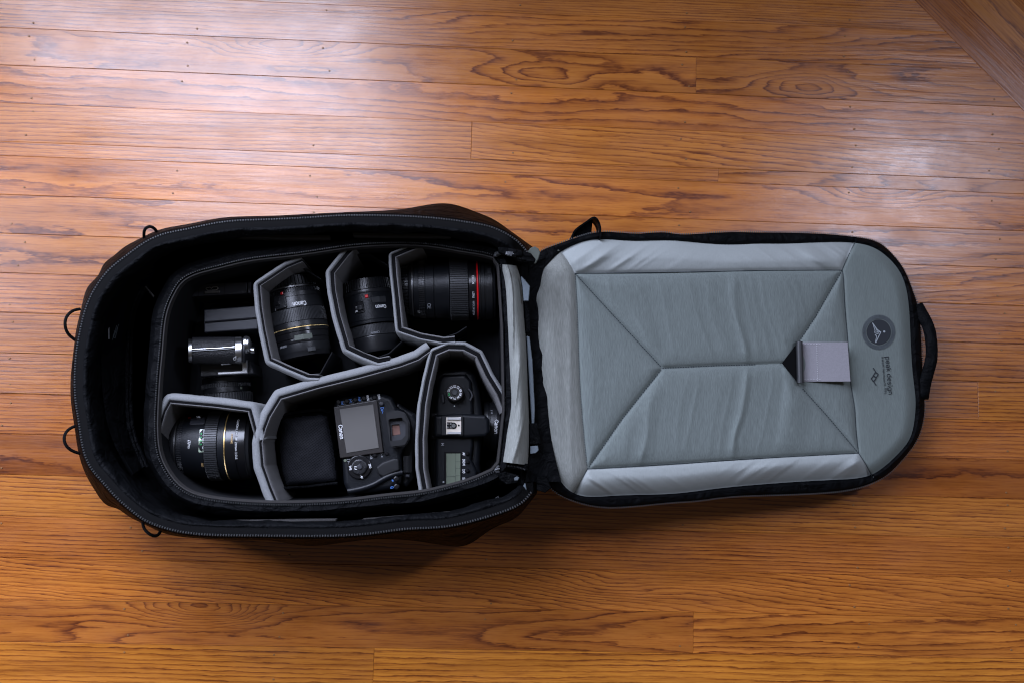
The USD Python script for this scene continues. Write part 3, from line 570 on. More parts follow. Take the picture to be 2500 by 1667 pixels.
# black edge of the lid
lo3 = P(lo[:, 0], lo[:, 1], np.maximum(plane_z(lo[:, 0]) - 0.014, .012)); li3 = P(li[:, 0], li[:, 1], lz(li[:, 0], li[:, 1]) + 0.0012)
def mixr(a, dz): return np.c_[(lo3 * a + li3 * (1 - a))[:, :2], (lo3 * a + li3 * (1 - a))[:, 2] + dz]
lw = .0025 * (meshkit.fbm(np.c_[lo * .03, np.zeros(len(lo))], 3, 61) - .5)
lip = li3.copy(); lip[:, 2] -= .004
bot = lo3.copy(); c2 = lo3[:, :2].mean(0); bot[:, :2] = c2 + (lo3[:, :2] - c2) * 0.985; bot[:, 2] = np.maximum(lo3[:, 2] - 0.034, 0.0015)
bot2 = lo3.copy(); bot2[:, :2] = c2 + (lo3[:, :2] - c2) * 0.95; bot2[:, 2] = np.maximum(lo3[:, 2] - 0.045, 0.001)
obj('lid_edge', fixn(loft([lip, li3 + np.c_[np.zeros((len(lo), 2)), lw * 0], mixr(.25, .0035) + np.c_[np.zeros((len(lo), 2)), lw], mixr(.6, .0035) + np.c_[np.zeros((len(lo), 2)), lw], mixr(.9, .002), lo3 - [0, 0, .003], bot, bot2], cap_last=True)), 'black_nylon_soft', pack)
k0 = int(np.argmin(np.linalg.norm(lo - (1318, 616), axis=1))); zl = np.roll(lo, -k0, 0); k1 = int(np.argmin(np.linalg.norm(zl - (1340, 1186), axis=1)))
zl = zl[:k1]; lt = P(zl[:, 0], zl[:, 1], np.maximum(plane_z(zl[:, 0]) - 0.0135, .0125))
obj('lid_zipper_teeth', teeth(lt, 0.0028, (0.0014, 0.0026, 0.0014), 1), 'zipper_teeth', pack, kind='stuff', smooth=False)
# stitching along the seams
def stitches(path, n_px=6.2, frac=0.55, w=1.7, off=0.0):
    p = polyline(path, 0.5); s = np.arange(len(p)) * (np.linalg.norm(np.diff(p, axis=0), axis=1).sum() / (len(p) - 1)); out = []
    for a in np.arange(0, s[-1] - n_px, n_px):
        i, j = np.searchsorted(s, (a, a + n_px * frac)); out.append(stroke([p[i], p[min(j, len(p) - 1)]], w))
    return flat_px(unary_union(out), lz, 0.0007, 0.0006)
for s in (d1, d2, d3[:-1], d4[:-1], mid[:-1], left_seam):
    obj('stitching', stitches(s, w=1.1 if s is left_seam else 1.9), 'stitch_dark', pack, kind='stuff', smooth=False)
for s in (top_seam, bot_seam, right_seam, tr_edge, bl_edge, br_edge):
    obj('seam', flat_px(stroke(s, 1.5), lz, 0.0004, 0.0004), 'stitch_dark', pack, smooth=False)
# elastic tab with its black rolled end and the dark pocket mouth
obj('pocket_mouth', flat_px(Polygon([(1909, 886), (1945, 839), (1958, 838), (1958, 934), (1947, 933)]), lz, .0045, .001), 'edge_binding', pack, smooth=False)
def tab_z(x, y): return plane_z(x) + 0.0105
obj('elastic_tab', [slab([(1957, 835), (2070, 835), (2077, 931), (1958, 931)], plane_z(2015) + .0095, plane_z(2015) + .0075, 1, .0005)], 'mauve_elastic', pack)
obj('tab_stitching', flat_px(unary_union([stroke([(1994 + .02 * (y - 840), y), (1994.5 + .02 * (y - 840), y + 3)], 1.6) for y in np.arange(838, 928, 5.5)] + [stroke([(x, 840), (x + 4, 840)], 1) for x in np.arange(1964, 2000, 7)] + [stroke([(x, 926), (x + 4, 926)], 1) for x in np.arange(1964, 2000, 7)]), plane_z(2015) + .0095, .0005, .0004), 'stitch_pale', pack, kind='stuff', smooth=False)
a_, b_ = P(1951, 834, plane_z(1951) + .008), P(1954, 934, plane_z(1951) + .008)
obj('tab_roll', tube(np.linspace(a_, b_, 8), 0.0042, 14), 'black_rubber', pack)
# print on the end of the lid
def end_z(x, y): return lz(x, y) + .0002
emb = thing_part = None
C = (2145.6, 811.0)
obj('emblem_rays', flat_px(unary_union([stroke([(C[0] + 33 * math.cos(t), C[1] + 34 * math.sin(t)), (C[0] + 40.5 * math.cos(t), C[1] + 42.5 * math.sin(t))], 1.25) for t in np.linspace(0, 2 * np.pi, 120, endpoint=False)]), end_z, .0003, .0003), 'print_grey', pack, kind='stuff', smooth=False)
ell = lambda r: affinity.scale(Point(*C).buffer(1, quad_segs=24), r, r * 1.04)
obj('emblem', flat_px(ell(29.5), end_z, .0005, .0004), 'print_black', pack, smooth=False)
obj('emblem_ring', flat_px(ell(33).difference(ell(31.6)), end_z, .0006, .0004), 'print_grey', pack, smooth=False)
e5 = lambda pts: [(2050 + x * .15306, 740 + y * .15306) for x, y in pts]
obj('emblem_mark', flat_px(unary_union([stroke(e5([(520, 315), (600, 425), (655, 465), (575, 630)]), 2.2), stroke(e5([(530, 330), (565, 440), (555, 470), (610, 465), (620, 485), (565, 505), (590, 530), (570, 625)]), 1.6), stroke(e5([(575, 400), (600, 450), (640, 465)]), 1.6), Point(*e5([(710, 455)])[0]).buffer(2.6)]), end_z, .0010, .0004), 'print_pale', pack, smooth=False)
obj('lettering', text_px('peak design', (2161.5, 869), (.085, 1), 11.2, end_z, 93, lift=.0006), 'print_black', pack, smooth=False)
obj('lettering', text_px('travel backpack 45L', (2152.5, 870), (.085, 1), 4.6, end_z, 92, lift=.0006), 'print_black', pack, smooth=False)
obj('lid_mark', flat_px(unary_union([stroke(e5([(535, 1025), (572, 1090), (615, 1130), (582, 1185), (545, 1245), (505, 1200), (540, 1145), (575, 1090)]), 2.3), stroke(e5([(540, 1150), (582, 1185)]), 2.3), stroke(e5([(545, 1245), (582, 1305)]), 2.3)]), end_z, .0006, .0004), 'print_black', pack, smooth=False)
# handle at the far end, webbing loop on the upper edge
hp = spline([(2236, 745), (2253, 772), (2267, 800), (2274, 840), (2274, 872), (2266, 906), (2256, 940), (2248, 972)], 60)
hz = 0.028 + 0.012 * np.sin(np.linspace(0, np.pi, 60)); h3 = P(hp[:, 0], hp[:, 1], hz)
hw = np.interp(np.linspace(0, 1, 60), [0, .2, .5, .8, 1], [.0090, .0078, .0076, .0080, .0100])
hn = normals2(h3[:, :2], 3); an = np.linspace(0, 2 * np.pi, 16, endpoint=False)
wr = 1 + .08 * np.sin(np.linspace(0, 34, 60))[:, None] * (np.linspace(0, 1, 60)[:, None] > .35)
sec = np.stack([np.cos(an)[None] * hw[:, None], hz[:, None] + np.sin(an)[None] * hw[:, None] * .62 * wr], -1)
obj('handle', sweep(h3[:, :2], sec, 1, nrm=hn), 'black_nylon_soft', pack)
wl = spline([(1397, 586), (1402, 566), (1415, 553), (1438, 537), (1452, 530), (1462, 540), (1467, 560), (1466, 582)], 40)
obj('webbing_loop', sweep(PX(wl, .125)[:, :2], [(-.001, .096), (-.001, .122), (.001, .122), (.001, .096)], 1), 'black_nylon', pack)
obj('webbing_loop', slab([(1400, 578), (1404, 564), (1440, 537), (1450, 531), (1446, 545), (1444, 575)], .112, .105, 2), 'black_nylon', pack)
# hinge between body and lid
xs_h = np.linspace(0, 1, 10); hl = spline([(1262, 612), (1268, 680), (1280, 780), (1287, 880), (1290, 1000), (1288, 1100), (1284, 1175)], 60); hr = spline([(1318, 625), (1308, 690), (1306, 760), (1313, 860), (1321, 960), (1332, 1070), (1356, 1175)], 60) + [14, 0]
Hg = hl[:, None] * (1 - xs_h)[None, :, None] + hr[:, None] * xs_h[None, :, None]
hz_ = 0.150 - .010 * xs_h[None] ** 3 - .006 * np.sin(xs_h * np.pi)[None] + .006 * (meshkit.fbm(np.c_[Hg.reshape(-1, 2) * .03, np.zeros(Hg[..., 0].size)], 3, 71).reshape(Hg.shape[:2]) - .5)
obj('hinge_panel', trimesh.Trimesh(P(Hg[..., 0], Hg[..., 1], hz_).reshape(-1, 3), grid_faces(60, 10)[:, ::-1], process=False), 'black_nylon_soft', pack)
obj('hinge_strip', slab([(1286, 820), (1293, 822), (1300, 880), (1306, 1000), (1304, 1035), (1299, 1035), (1293, 940)], .158, .150, 1), 'pale_lining', pack)
obj('care_label', slab([(1295, 1088), (1313, 1087), (1315, 1098), (1308, 1105), (1295, 1107)], .160, .156, 1, .0004), 'pale_lining', pack)
obj('hinge_strap', slab([(1292, 1032), (1312, 1032), (1322, 1084), (1293, 1084)], .159, .152, 2), 'black_nylon', pack)
obj('hinge_strap', slab([(1280, 737), (1292, 737), (1296, 812), (1284, 812)], .159, .152, 2), 'black_nylon', pack)
obj('zipper_end_tab', slab([(1288, 615), (1296, 605), (1306, 602), (1315, 607), (1319, 618), (1315, 632), (1307, 645), (1294, 634)], .176, .171, 3), 'green_tab', pack)
obj('zipper_end_tab', slab([(1310, 1165), (1334, 1160), (1346, 1190), (1332, 1202), (1310, 1196)], .150, .140, 3), 'black_nylon', pack)
obj('lower_zipper_end', [disc(1137 + 8.5 * i, 1251 - 3.2 * i + 5 * math.sin(i * 1.7), 2.2, .176, .170, .0003, 8) for i in range(9)] + [tube(PX([(1214, 1222), (1211, 1214), (1216, 1211), (1219, 1218)], .178), .0006, 6)], 'zipper_teeth', pack)

# ------------------------------------------------------------------ camera cube standing in the body
cube = thing('camera_cube', 'black padded camera cube with zipped rim standing inside the open backpack body', 'camera cube')
ZC, ZF = 0.168, 0.044
CU = [(1206, 624), (1180, 617), (1137, 610), (1072, 599), (1000, 593), (920, 594), (854, 599), (722, 618), (600, 633), (533, 649), (469, 667), (438, 687), (418, 718), (405, 748), (396, 787), (390, 850), (384, 914), (380, 978), (378, 1029), (381, 1089), (389, 1121), (405, 1153), (431, 1185), (463, 1206), (501, 1217), (565, 1226), (660, 1231), (722, 1231), (850, 1225), (952, 1213), (1028, 1205), (1100, 1189), (1148, 1175), (1205, 1151)]
cu_open = spline(CU, 360)
cu_right = polyline([(1205, 1151), (1222, 1130), (1236, 1000), (1232, 800), (1222, 645), (1206, 624)], 5)
cu = resample(np.vstack([cu_open, cu_right[1:-1]]), 440, True)
cr = PX(cu, ZC); cn = normals2(cr[:, :2]); cc = cr[:, :2].mean(0)
if (cn * (cc - cr[:, :2])).sum() < 0: cn = -cn
def cring(off, z, noise=0, sd=0, fr=30):
    o = off + (noise * (meshkit.fbm(np.c_[cr[:, :2] * fr, np.full(len(cr), float(sd))], 3, sd) - .5) if noise else 0)
    return np.c_[cr[:, :2] + cn * np.broadcast_to(o, (len(cr),))[:, None], np.full(len(cr), z)]
obj('cube_wall', loft([cring(-.014, ZF), cring(-.017, .05, .004, 1), cring(-.018, .10, .004, 2), cring(-.0165, .145, .006, 3), cring(-.013, .162, .006, 4), cring(-.0065, .1685, .004, 5), cring(-.002, .1675), cring(0, ZC)]), 'black_nylon_soft', cube)
obj('cube_lining', loft([cring(0.0012, ZC - .0005), cring(.0022, ZC - .004), cring(.003, ZC - .012, .002, 6), cring(.002, .10), cring(.003, ZF + .004), cring(.010, ZF)], cap_last=True), 'dark_felt', cube)
obj('lining_edge', sweep(np.vstack([cr[:, :2], cr[:1, :2]]), [(.002, ZC - .008), (.002, ZC - .001), (.0032, ZC - .001), (.0045, ZC - .008)], 1, nrm=np.vstack([cn, cn[:1]]), cap=False), 'brown_trim', cube)
cz = PX(cu_open, ZC + .0004)
obj('zipper_teeth', teeth(cz, .0026, (.0013, .0017, .0010), 1), 'zipper_teeth', cube, kind='stuff', smooth=False)
# the cube's own lid, rolled back at the right
rl = spline([(1217, 645), (1226, 672), (1234, 755), (1237, 820), (1241, 904), (1244, 983), (1240, 1016), (1233, 1059), (1223, 1126)], 90)
rr_ = spline([(1262, 649), (1272, 690), (1278, 755), (1283, 820), (1287, 904), (1290, 988), (1292, 1045), (1291, 1090), (1288, 1134)], 90)
ru = np.linspace(0, 1, 28); RG = rl[:, None] * (1 - ru)[None, :, None] + rr_[:, None] * ru[None, :, None]
rz = .160 + .020 * np.sin(ru * np.pi)[None] ** .7 - .004 * ru[None]
vv = np.linspace(0, 1, 90)[:, None]
rz = rz + .0045 * ridge(np.broadcast_to(ru[None] + .9 * vv ** 2, (90, 28)), np.broadcast_to(vv, (90, 28)), 3.4, 1.2, 81) * np.sin(ru * np.pi)[None] - .006 * np.maximum(0, .04 - vv) / .04
top_v = P(RG[..., 0], RG[..., 1], rz).reshape(-1, 3); und = P(RG[..., 0], RG[..., 1], np.minimum(rz - .004, .158)).reshape(-1, 3)
obj('rolled_flap', trimesh.Trimesh(top_v, grid_faces(90, 28)[:, ::-1], process=False), 'heather_flap', cube, smooth=True)
obj('rolled_flap_edge', sweep(P(rl[:, 0], rl[:, 1], .16)[:, :2], [(-.0012, .03), (-.0012, .161), (.001, .161), (.001, .03)], 1), 'black_nylon_soft', cube)
obj('flap_binding', slab([(1222, 1126), (1240, 1122), (1290, 1132), (1290, 1148), (1262, 1146), (1228, 1140)], .166, .156, 3), 'black_nylon', cube)
fb = spline([(1208, 1149), (1222, 1138), (1240, 1136), (1262, 1139), (1284, 1146)], 40)
obj('flap_zipper_teeth', teeth(PX(fb, .1665), .0017, (.0009, .0017, .0010), 1), 'zipper_teeth', cube, kind='stuff', smooth=False)
# sliders and pulls
def puller(px, py, sl, strap, tip=None, up=0.0):
    s = obj('zipper_slider', [slab(sl, ZC + .007, ZC + .001, 2), tube(PX([(px - 3, py), (px + 3, py - 2), (px + 8, py - 3)], ZC + .009), .0010, 8)], 'zipper_teeth', cube)
    g = obj('pull_strap', slab(strap, ZC + .012 + up, ZC + .007 + up, 3, .0012), 'black_nylon', cube)
    return g
puller(1213, 622, [(1205, 626), (1208, 616), (1222, 612), (1226, 619), (1212, 627)], [(1216, 603), (1232, 604), (1276, 611), (1275, 627), (1240, 625), (1217, 617)], up=.034)
obj('strap_print', text_px('#/////-', (1234, 622), (1, .1), 8, ZC + .0465, 20, lift=.0004), 'grey_print', cube, smooth=False)
obj('pull_strap', slab([(1272, 611), (1296, 618), (1309, 634), (1304, 642), (1285, 638), (1262, 634), (1262, 624)], ZC + .044, ZC + .036, 4, .0015), 'black_nylon', cube)
puller(1212, 1146, [(1206, 1147), (1214, 1136), (1222, 1134), (1216, 1144), (1222, 1153), (1212, 1154)], [(1216, 1156), (1234, 1150), (1268, 1160), (1264, 1178), (1236, 1182), (1220, 1170)])
obj('pull_tip', slab([(1255, 1166), (1262, 1162), (1268, 1165), (1264, 1172), (1256, 1172)], ZC + .0135, ZC + .010, 1, .0005), 'print_grey', cube)

# ------------------------------------------------------------------ dividers
ZD = 0.157
def divider(label, line, wo, wi, sign, wings=(), group='padded dividers in the camera cube', z=ZD, name='padded_divider', bw=.0013):
    t = thing(name, label, 'divider', P(*line[0], ZF) * [1, 1, 1])
    p = PX(polyline(line, 2.0), z)[:, :2]; s = mm_per_px(z); wo, wi = wo * s, wi * s
    n = normals2(p, 5); k = len(p)
    q = p.copy()
    b = .0012 * (meshkit.fbm(np.c_[p * 60, np.zeros(k)], 3, 5) - .5)
    ends = np.clip(np.minimum(np.arange(k), np.arange(k)[::-1]) / 3.0, .35, 1)[:, None]
    def pad(a, w, dz=0.0):
        u = np.array([a, a, a + .10 * (w - a), a + .35 * (w - a), a + .7 * (w - a), a + .92 * (w - a), w, w, w]); h = np.array([ZF + .003, z - .0012, z + .0006, z + .0014, z + .0004, z - .003, z - .010, z - .05, ZF + .003]) + dz
        sec = np.broadcast_to(np.stack([u, h], -1), (k, 9, 2)).copy(); sec[:, 4:, 0] += b[:, None]; return sec
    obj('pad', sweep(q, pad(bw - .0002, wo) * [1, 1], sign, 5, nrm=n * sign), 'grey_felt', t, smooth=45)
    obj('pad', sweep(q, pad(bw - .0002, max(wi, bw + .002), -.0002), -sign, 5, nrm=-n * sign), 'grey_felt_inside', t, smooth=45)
    obj('edge_binding', sweep(q, [(-bw, ZF + .004), (-bw, z - .0003), (bw, z - .0003), (bw, ZF + .004)], sign, 5, nrm=n * sign), 'edge_binding', t)
    for w in wings:
        wp = PX(polyline(w, 2.0), .128)[:, :2]
        obj('wing', sweep(wp, [(-.0006, ZF + .004), (-.0006, .128), (.0006, .128), (.0006, ZF + .004)], 1, 2), 'dark_felt', t)
        obj('wing_edge', sweep(wp, [(-.0005, .1278), (-.0005, .1285), (.0005, .1285), (.0005, .1278)], 1, 2), 'dark_felt', t)
    return t
divider('padded grey divider folded open around the short black lens with a gold ring', [(738, 636), (701, 651), (632, 697), (637, 755), (646, 810), (661, 878), (707, 899), (753, 918), (779, 919)], 16, 7, -1, ([(690, 664), (741, 656), (784, 682)], [(756, 914), (782, 911), (811, 859)]))
divider('padded grey divider folded around the plain black lens in the middle of the top row', [(868, 599), (860, 604), (811, 667), (814, 710), (826, 771), (849, 849), (888, 867), (924, 881), (952, 876)], 18, 9, -1, bw=.0021, wings=([(855, 624), (900, 619), (946, 648)], [(922, 872), (950, 862), (982, 832)]))
divider('padded grey divider folded around the long lens with a red ring', [(1034, 594), (1024, 598), (960, 625), (963, 668), (970, 733), (977, 805), (1028, 822), (1083, 832), (1111, 829)], 13, 11, -1, bw=.0020, wings=([(1036, 611), (1072, 610), (1100, 627)], [(1072, 828), (1115, 814), (1139, 798)]))
divider('padded grey divider bent over the wide lens at the lower left of the cube', [(384, 1105), (385, 1057), (402, 1003), (415, 979), (469, 984), (533, 990), (611, 1000), (622, 1041), (631, 1075)], 21, 8, 1)
divider('longest padded grey divider, running from the cube rim up around the pouch and camera back', [(676, 1231), (673, 1222), (660, 1191), (641, 1137), (636, 1080), (645, 1045), (656, 1016), (684, 970), (773, 944), (875, 919), (977, 891), (1020, 875), (1052, 852)], 24, 9, 1)
divider('arched padded grey divider around the camera seen from above', [(1040, 1206), (1038, 1200), (1028, 1143), (1027, 1073), (1033, 988), (1043, 932), (1060, 862), (1095, 847), (1133, 848), (1168, 866), (1193, 918), (1219, 960), (1236, 1002)], 15, 13, 1, bw=.0022)

# ------------------------------------------------------------------ lenses
class Lens:
    """A lens lying down: seen from above between pixels p0 (rear) and p1 (front); r is its widest radius in pixels."""
    def __init__(self, name, label, p0, p1, r, base=ZF, group=None, extra=0.0):
        self.R = r / F * (H - base - .03); self.R = r / F * (H - base - self.R)
        self.z = base + self.R + extra
        self.a, self.b = P(*p0, self.z), P(*p1, self.z); self.L = np.linalg.norm(self.b - self.a)
        self.e = (self.b - self.a) / self.L; self.up = np.array([0, 0, 1.0]); self.side = np.cross(self.up, self.e)
        self.t = thing(name, label, 'camera lens', self.a * [1, 1, 0] + [0, 0, base], group)
    def pt(self, s, th, r):
        s, th, r = np.broadcast_arrays(s, th, r)
        return self.a + self.e * s[..., None] + r[..., None] * (np.cos(th)[..., None] * self.up + np.sin(th)[..., None] * self.side)
    def ring(self, name, prof, mat_, ribs=0, depth=.035, duty=.55, n=96, parent=None, kind=None, arc=None, smooth=40):
        """prof: (place along the lens 0..1, radius in widest radii); ribs: grooves around."""
        prof = np.array(prof, float); k = ribs * 4 if ribs else n
        th = np.arange(k) * 2 * np.pi / k
        if ribs:
            c = np.arange(k) // 4 * 2 * np.pi / ribs; w = np.tile([0, duty - .1, duty, .9], ribs) * 2 * np.pi / ribs; th = c + w
        low = np.where(np.arange(k) % 4 >= 2, 1 - depth, 1.0) if ribs else np.ones(k)
        rings = []
        for i, (s, r) in enumerate(prof):
            edge = ribs and i in (0, len(prof) - 1)
            rings.append(self.pt(np.full(k, s * self.L), th, r * self.R * (low if not edge else np.full(k, 1 - depth))))
        m_ = fixn(loft(rings, cap_first=True, cap_last=True))
        return obj(name, m_, mat_, parent or self.t, smooth=smooth, kind=kind)
    def hit(self, px, py, r):
        d = (np.array([(px - 1250) / F, -(py - 833.5) / F, -1.0])) @ R.T; o = np.array([0, 0, H])
        oa = o - self.a; dp = d - self.e * (d @ self.e); op = oa - self.e * (oa @ self.e)
        A, B, C_ = dp @ dp, 2 * dp @ op, op @ op - (r * self.R) ** 2; D = max(B * B - 4 * A * C_, 0)
        q = oa + d * ((-B - math.sqrt(D)) / (2 * A)); return q @ self.e, math.atan2(q @ self.side, q @ self.up)
    def wrap(self, name, mesh2, at_px, r, mat_, lift=.0003, parent=None):
        """A flat mesh (x to the reader's right, y up, z out; metres) laid round the barrel from a pixel of the photograph."""
        s0, t0 = self.hit(*at_px, r); rr = r * self.R; v = mesh2.vertices
        return obj(name, trimesh.Trimesh(self.pt(s0 + v[:, 1], t0 - v[:, 0] / rr, rr + lift + v[:, 2]), mesh2.faces, process=False), mat_, parent or self.t, smooth=False)
    def text(self, txt, at_px, r, cap_px, mat_='white_print', length_px=None, bold=False, name='lettering'):
        k = (H - self.z - self.R) / F
        m_ = meshkit.text_mesh(txt, cap_px * k, .00025, bold); m_.apply_translation([0, 0, 0])
        if length_px: m_.vertices[:, 0] *= length_px * k / m_.vertices[:, 0].max()
        m_ = m_.subdivide() if len(txt) < 4 else m_
        return self.wrap(name, m_, at_px, r, mat_)
    def block(self, name, at_px, w_px, h_px, r, thick, mat_, parent=None, lift=0.0):
        """A plate on the barrel: centre pixel, extent around (w) and along (h)."""
        k = (H - self.z - self.R) / F; w, h = w_px * k, h_px * k
        b = prism(sbox(-w / 2, -h / 2, w / 2, h / 2).buffer(-h * .12).buffer(h * .12, quad_segs=3), 0, thick, min(.0005, thick / 2)); b = b.subdivide()
        return self.wrap(name, b, at_px, r, mat_, lift - .0002, parent)

# short lens with a gold ring
a = Lens('camera_lens', 'short black lens with silver mount ring and thin gold ring, left in the top row', (711, 683), (744, 874), 67, extra=.018)
a.ring('rear_cap', [(0, .84), (.005, .88), (.125, .92), (.13, .90)], 'black_plastic', ribs=44, depth=.05)
a.ring('mount_ring', [(.13, .90), (.135, .945), (.155, .955), (.16, .92)], 'silver')
a.ring('grip_ring', [(.16, .925), (.163, .945), (.21, .965), (.213, .95)], 'black_plastic', ribs=80, depth=.03)
a.ring('barrel', [(.21, .955), (.213, .965), (.265, .972), (.268, .962), (.272, .972), (.405, .995), (.41, .975)], 'black_plastic')
a.ring('focus_ring', [(.41, .985), (.415, 1.0), (.575, 1.02), (.58, 1.0)], 'black_rubber', ribs=110, depth=.028, duty=.6)
a.ring('front_barrel', [(.58, 1.0), (.583, 1.012), (.645, 1.02), (.65, 1.0)], 'black_plastic')
a.ring('gold_ring', [(.65, 1.01), (.652, 1.026), (.663, 1.026), (.665, 1.01)], 'gold', ribs=140, depth=.006)
a.ring('name_ring', [(.665, 1.015), (.70, 1.015), (.71, .985), (.78, .985), (.785, .955), (.80, .965), (.83, .965), (.84, .95)], 'black_gloss')
a.ring('front_cap', [(.84, .95), (.845, .965), (.93, .965), (.945, .93), (1.0, .90)], 'black_plastic')
a.block('red_dot', (688, 717), 7, 7, .96, .0012, 'red_paint')
s_ = a.block('focus_switch', (686, 739), 30, 32, .965, .0030, 'black_plastic')
a.block('switch_knob', (681, 742), 12, 9, .975, .0042, 'black_gloss', parent=s_)
a.text('AF', (678, 750), .995, 7, length_px=9, name='lettering'); 
a.text('Canon', (747, 735), .985, 10.5, length_px=33, bold=True)
a.block('distance_window', (741, 822), 44, 13, .985, .0006, 'lcd_line')
a.text('CANON LENS', (700, 842), .955, 5, 'grey_print', 22)
a.block('cap_release', (761, 851), 20, 11, .965, .0012, 'black_rubber')

# plain black lens
b = Lens('camera_lens', 'plain black lens with a red dot and no metal ring, middle of the top row', (893, 688), (920, 862), 62, extra=.010)
b.ring('rear_cap', [(0, .90), (.005, .93), (.15, .96), (.155, .94)], 'black_plastic', ribs=46, depth=.05)
b.ring('mount_ring', [(.155, .95), (.17, .965), (.20, .965), (.205, .955)], 'black_plastic')
b.ring('barrel', [(.205, .96), (.21, .975), (.57, 1.0), (.575, .985), (.582, .985), (.587, 1.0), (.62, 1.0), (.63, .93)], 'body_plastic')
b.ring('focus_ring', [(.63, .92), (.64, .93), (.78, .93), (.79, .90)], 'black_rubber', ribs=100, depth=.03)
b.ring('front_cap', [(.79, .90), (.80, .91), (.96, .90), (1.0, .86)], 'black_plastic')
b.block('red_dot', (895, 724), 8, 8, .975, .0016, 'red_paint')
b.block('grip_patch', (926, 731), 38, 15, .98, .0008, 'black_rubber')
s_ = b.block('focus_switch', (876, 752), 28, 29, .985, .0014, 'black_gloss')
b.block('switch_knob', (880, 752), 14, 12, .99, .0030, 'black_plastic', parent=s_)
b.text('AF', (874, 748), 1.012, 5, length_px=8); b.text('MF', (874, 757), 1.012, 5, length_px=8)
b.text('Canon', (942, 744), .99, 9, length_px=29, bold=True)
b.text('CANON', (926, 808), .935, 5, 'grey_print', 20)

# long lens with the red ring
c = Lens('camera_lens', 'large black lens lying sideways with a thin red ring near its front', (974, 708), (1208, 703), 78, extra=.012)
c.ring('rear_cap', [(0, .70), (.008, .73), (.105, .76), (.11, .74)], 'black_plastic', ribs=44, depth=.05)
c.ring('mount_base', [(.11, .78), (.115, .80), (.14, .82), (.142, .80)], 'black_plastic')
c.ring('mount_ring', [(.142, .82), (.145, .855), (.157, .865), (.16, .84)], 'silver')
c.ring('barrel', [(.16, .85), (.165, .87), (.215, .88), (.22, .87), (.28, .88), (.285, .90), (.366, .915), (.369, .895), (.374, .895), (.377, .915), (.50, .93), (.525, .945), (.53, .93)], 'body_plastic')
c.ring('grip_ring', [(.215, .878), (.218, .892), (.275, .90), (.278, .885)], 'black_plastic', ribs=88, depth=.028)
c.ring('focus_ring', [(.532, .97), (.537, 1.0), (.717, 1.0), (.722, .97)], 'black_rubber', ribs=84, depth=.03, duty=.62)
c.ring('name_ring', [(.722, .955), (.728, .975), (.80, .985), (.806, .97)], 'black_gloss')
c.ring('red_ring', [(.806, .98), (.809, .998), (.822, .998), (.825, .98)], 'red_paint')
c.ring('front_barrel', [(.825, .97), (.83, .985), (.845, .985), (.848, .965), (.865, .965), (.868, .985), (.885, .985), (.888, .965), (.905, .965), (.908, .985), (.965, .985), (.975, .95)], 'black_plastic')
c.ring('front_cap', [(.975, .94), (.98, .955), (.995, .94), (1.0, .90)], 'black_plastic')
c.block('cap_release', (1195, 662), 16, 9, .985, .0008, 'black_rubber')
c.text('CANON', (1152, 673), .985, 5.5, length_px=22, bold=True); c.text('LENS', (1153, 713), .985, 5, length_px=15); c.text('MADE IN JAPAN', (1154, 735), .985, 4.5, 'grey_print', 46)
c.text('CE', (1043, 741), .905, 9, 'grey_print', 16); c.text('105', (1020, 758), .865, 5.5, length_px=11, bold=True)

# wide lens, lower left
d = Lens('camera_lens', 'wide black lens with distance window and 20mm marking, lower left of the cube', (406, 1090), (622, 1085), 82, extra=.014)
d.ring('rear_cap', [(0, .74), (.008, .77), (.125, .79), (.13, .77)], 'black_plastic', ribs=46, depth=.05)
d.ring('mount_base', [(.13, .80), (.14, .815), (.165, .82), (.168, .80)], 'black_plastic')
d.ring('mount_ring', [(.168, .82), (.171, .845), (.187, .85), (.19, .83)], 'silver')
d.ring('barrel', [(.19, .83), (.195, .855), (.29, .89), (.48, .945), (.505, .955), (.51, .94)], 'body_plastic')
d.ring('grip_ring', [(.20, .86), (.204, .872), (.255, .886), (.258, .87)], 'black_plastic', ribs=80, depth=.012)
d.ring('focus_ring', [(.512, .97), (.517, 1.0), (.655, 1.0), (.66, .97)], 'black_rubber', ribs=92, depth=.03, duty=.62)
d.ring('front_barrel', [(.66, .96), (.664, .975), (.732, .985), (.735, .97)], 'body_plastic')
d.ring('gold_ring', [(.735, .975), (.737, .992), (.747, .992), (.749, .975)], 'gold', ribs=150, depth=.006)
d.ring('name_ring', [(.75, .97), (.755, .985), (.86, .985), (.865, .965), (.875, .965), (.88, .98), (.96, .97), (.97, .94)], 'black_gloss')
d.ring('front_cap', [(.97, .93), (.975, .945), (1.0, .90)], 'black_plastic')
d.block('red_dot', (463, 1019), 6, 7, .90, .0012, 'red_paint')
s_ = d.block('focus_switch', (484, 1030), 24, 36, .91, .0034, 'grey_plastic')
d.block('switch_knob', (487, 1022), 9, 12, .93, .0048, 'silver', parent=s_)
w_ = d.block('distance_window', (496, 1074), 58, 22, .935, .0009, 'window_glass')
d.text('0.5 0.7  8', (497, 1050), .955, 5, 'white_print', 45); d.text('ft 1 2 3', (490, 1056), .953, 4, 'green_print', 30)
for y in np.arange(1050, 1094, 4.5): d.block('scale_mark', (486, y), 1.3, 7, .935, .0005, 'white_print', lift=.0003)
for y in (1074, 1082): d.block('scale_mark', (486, y), 1.6, 7, .935, .0006, 'red_paint', lift=.0004)
d.text('20', (459, 1072), .90, 11.5, length_px=11); d.text('mm', (459, 1084), .90, 5.5, length_px=9)
d.text('CANON LENS EF 20mm 1:2.8', (580, 1024), .99, 5, length_px=102)
d.text('ULTRASONIC', (565, 1058), .995, 3.4, 'gold_print', 24, bold=True)
d.text('4D', (491, 1128), .94, 6, 'gold_print', 12)

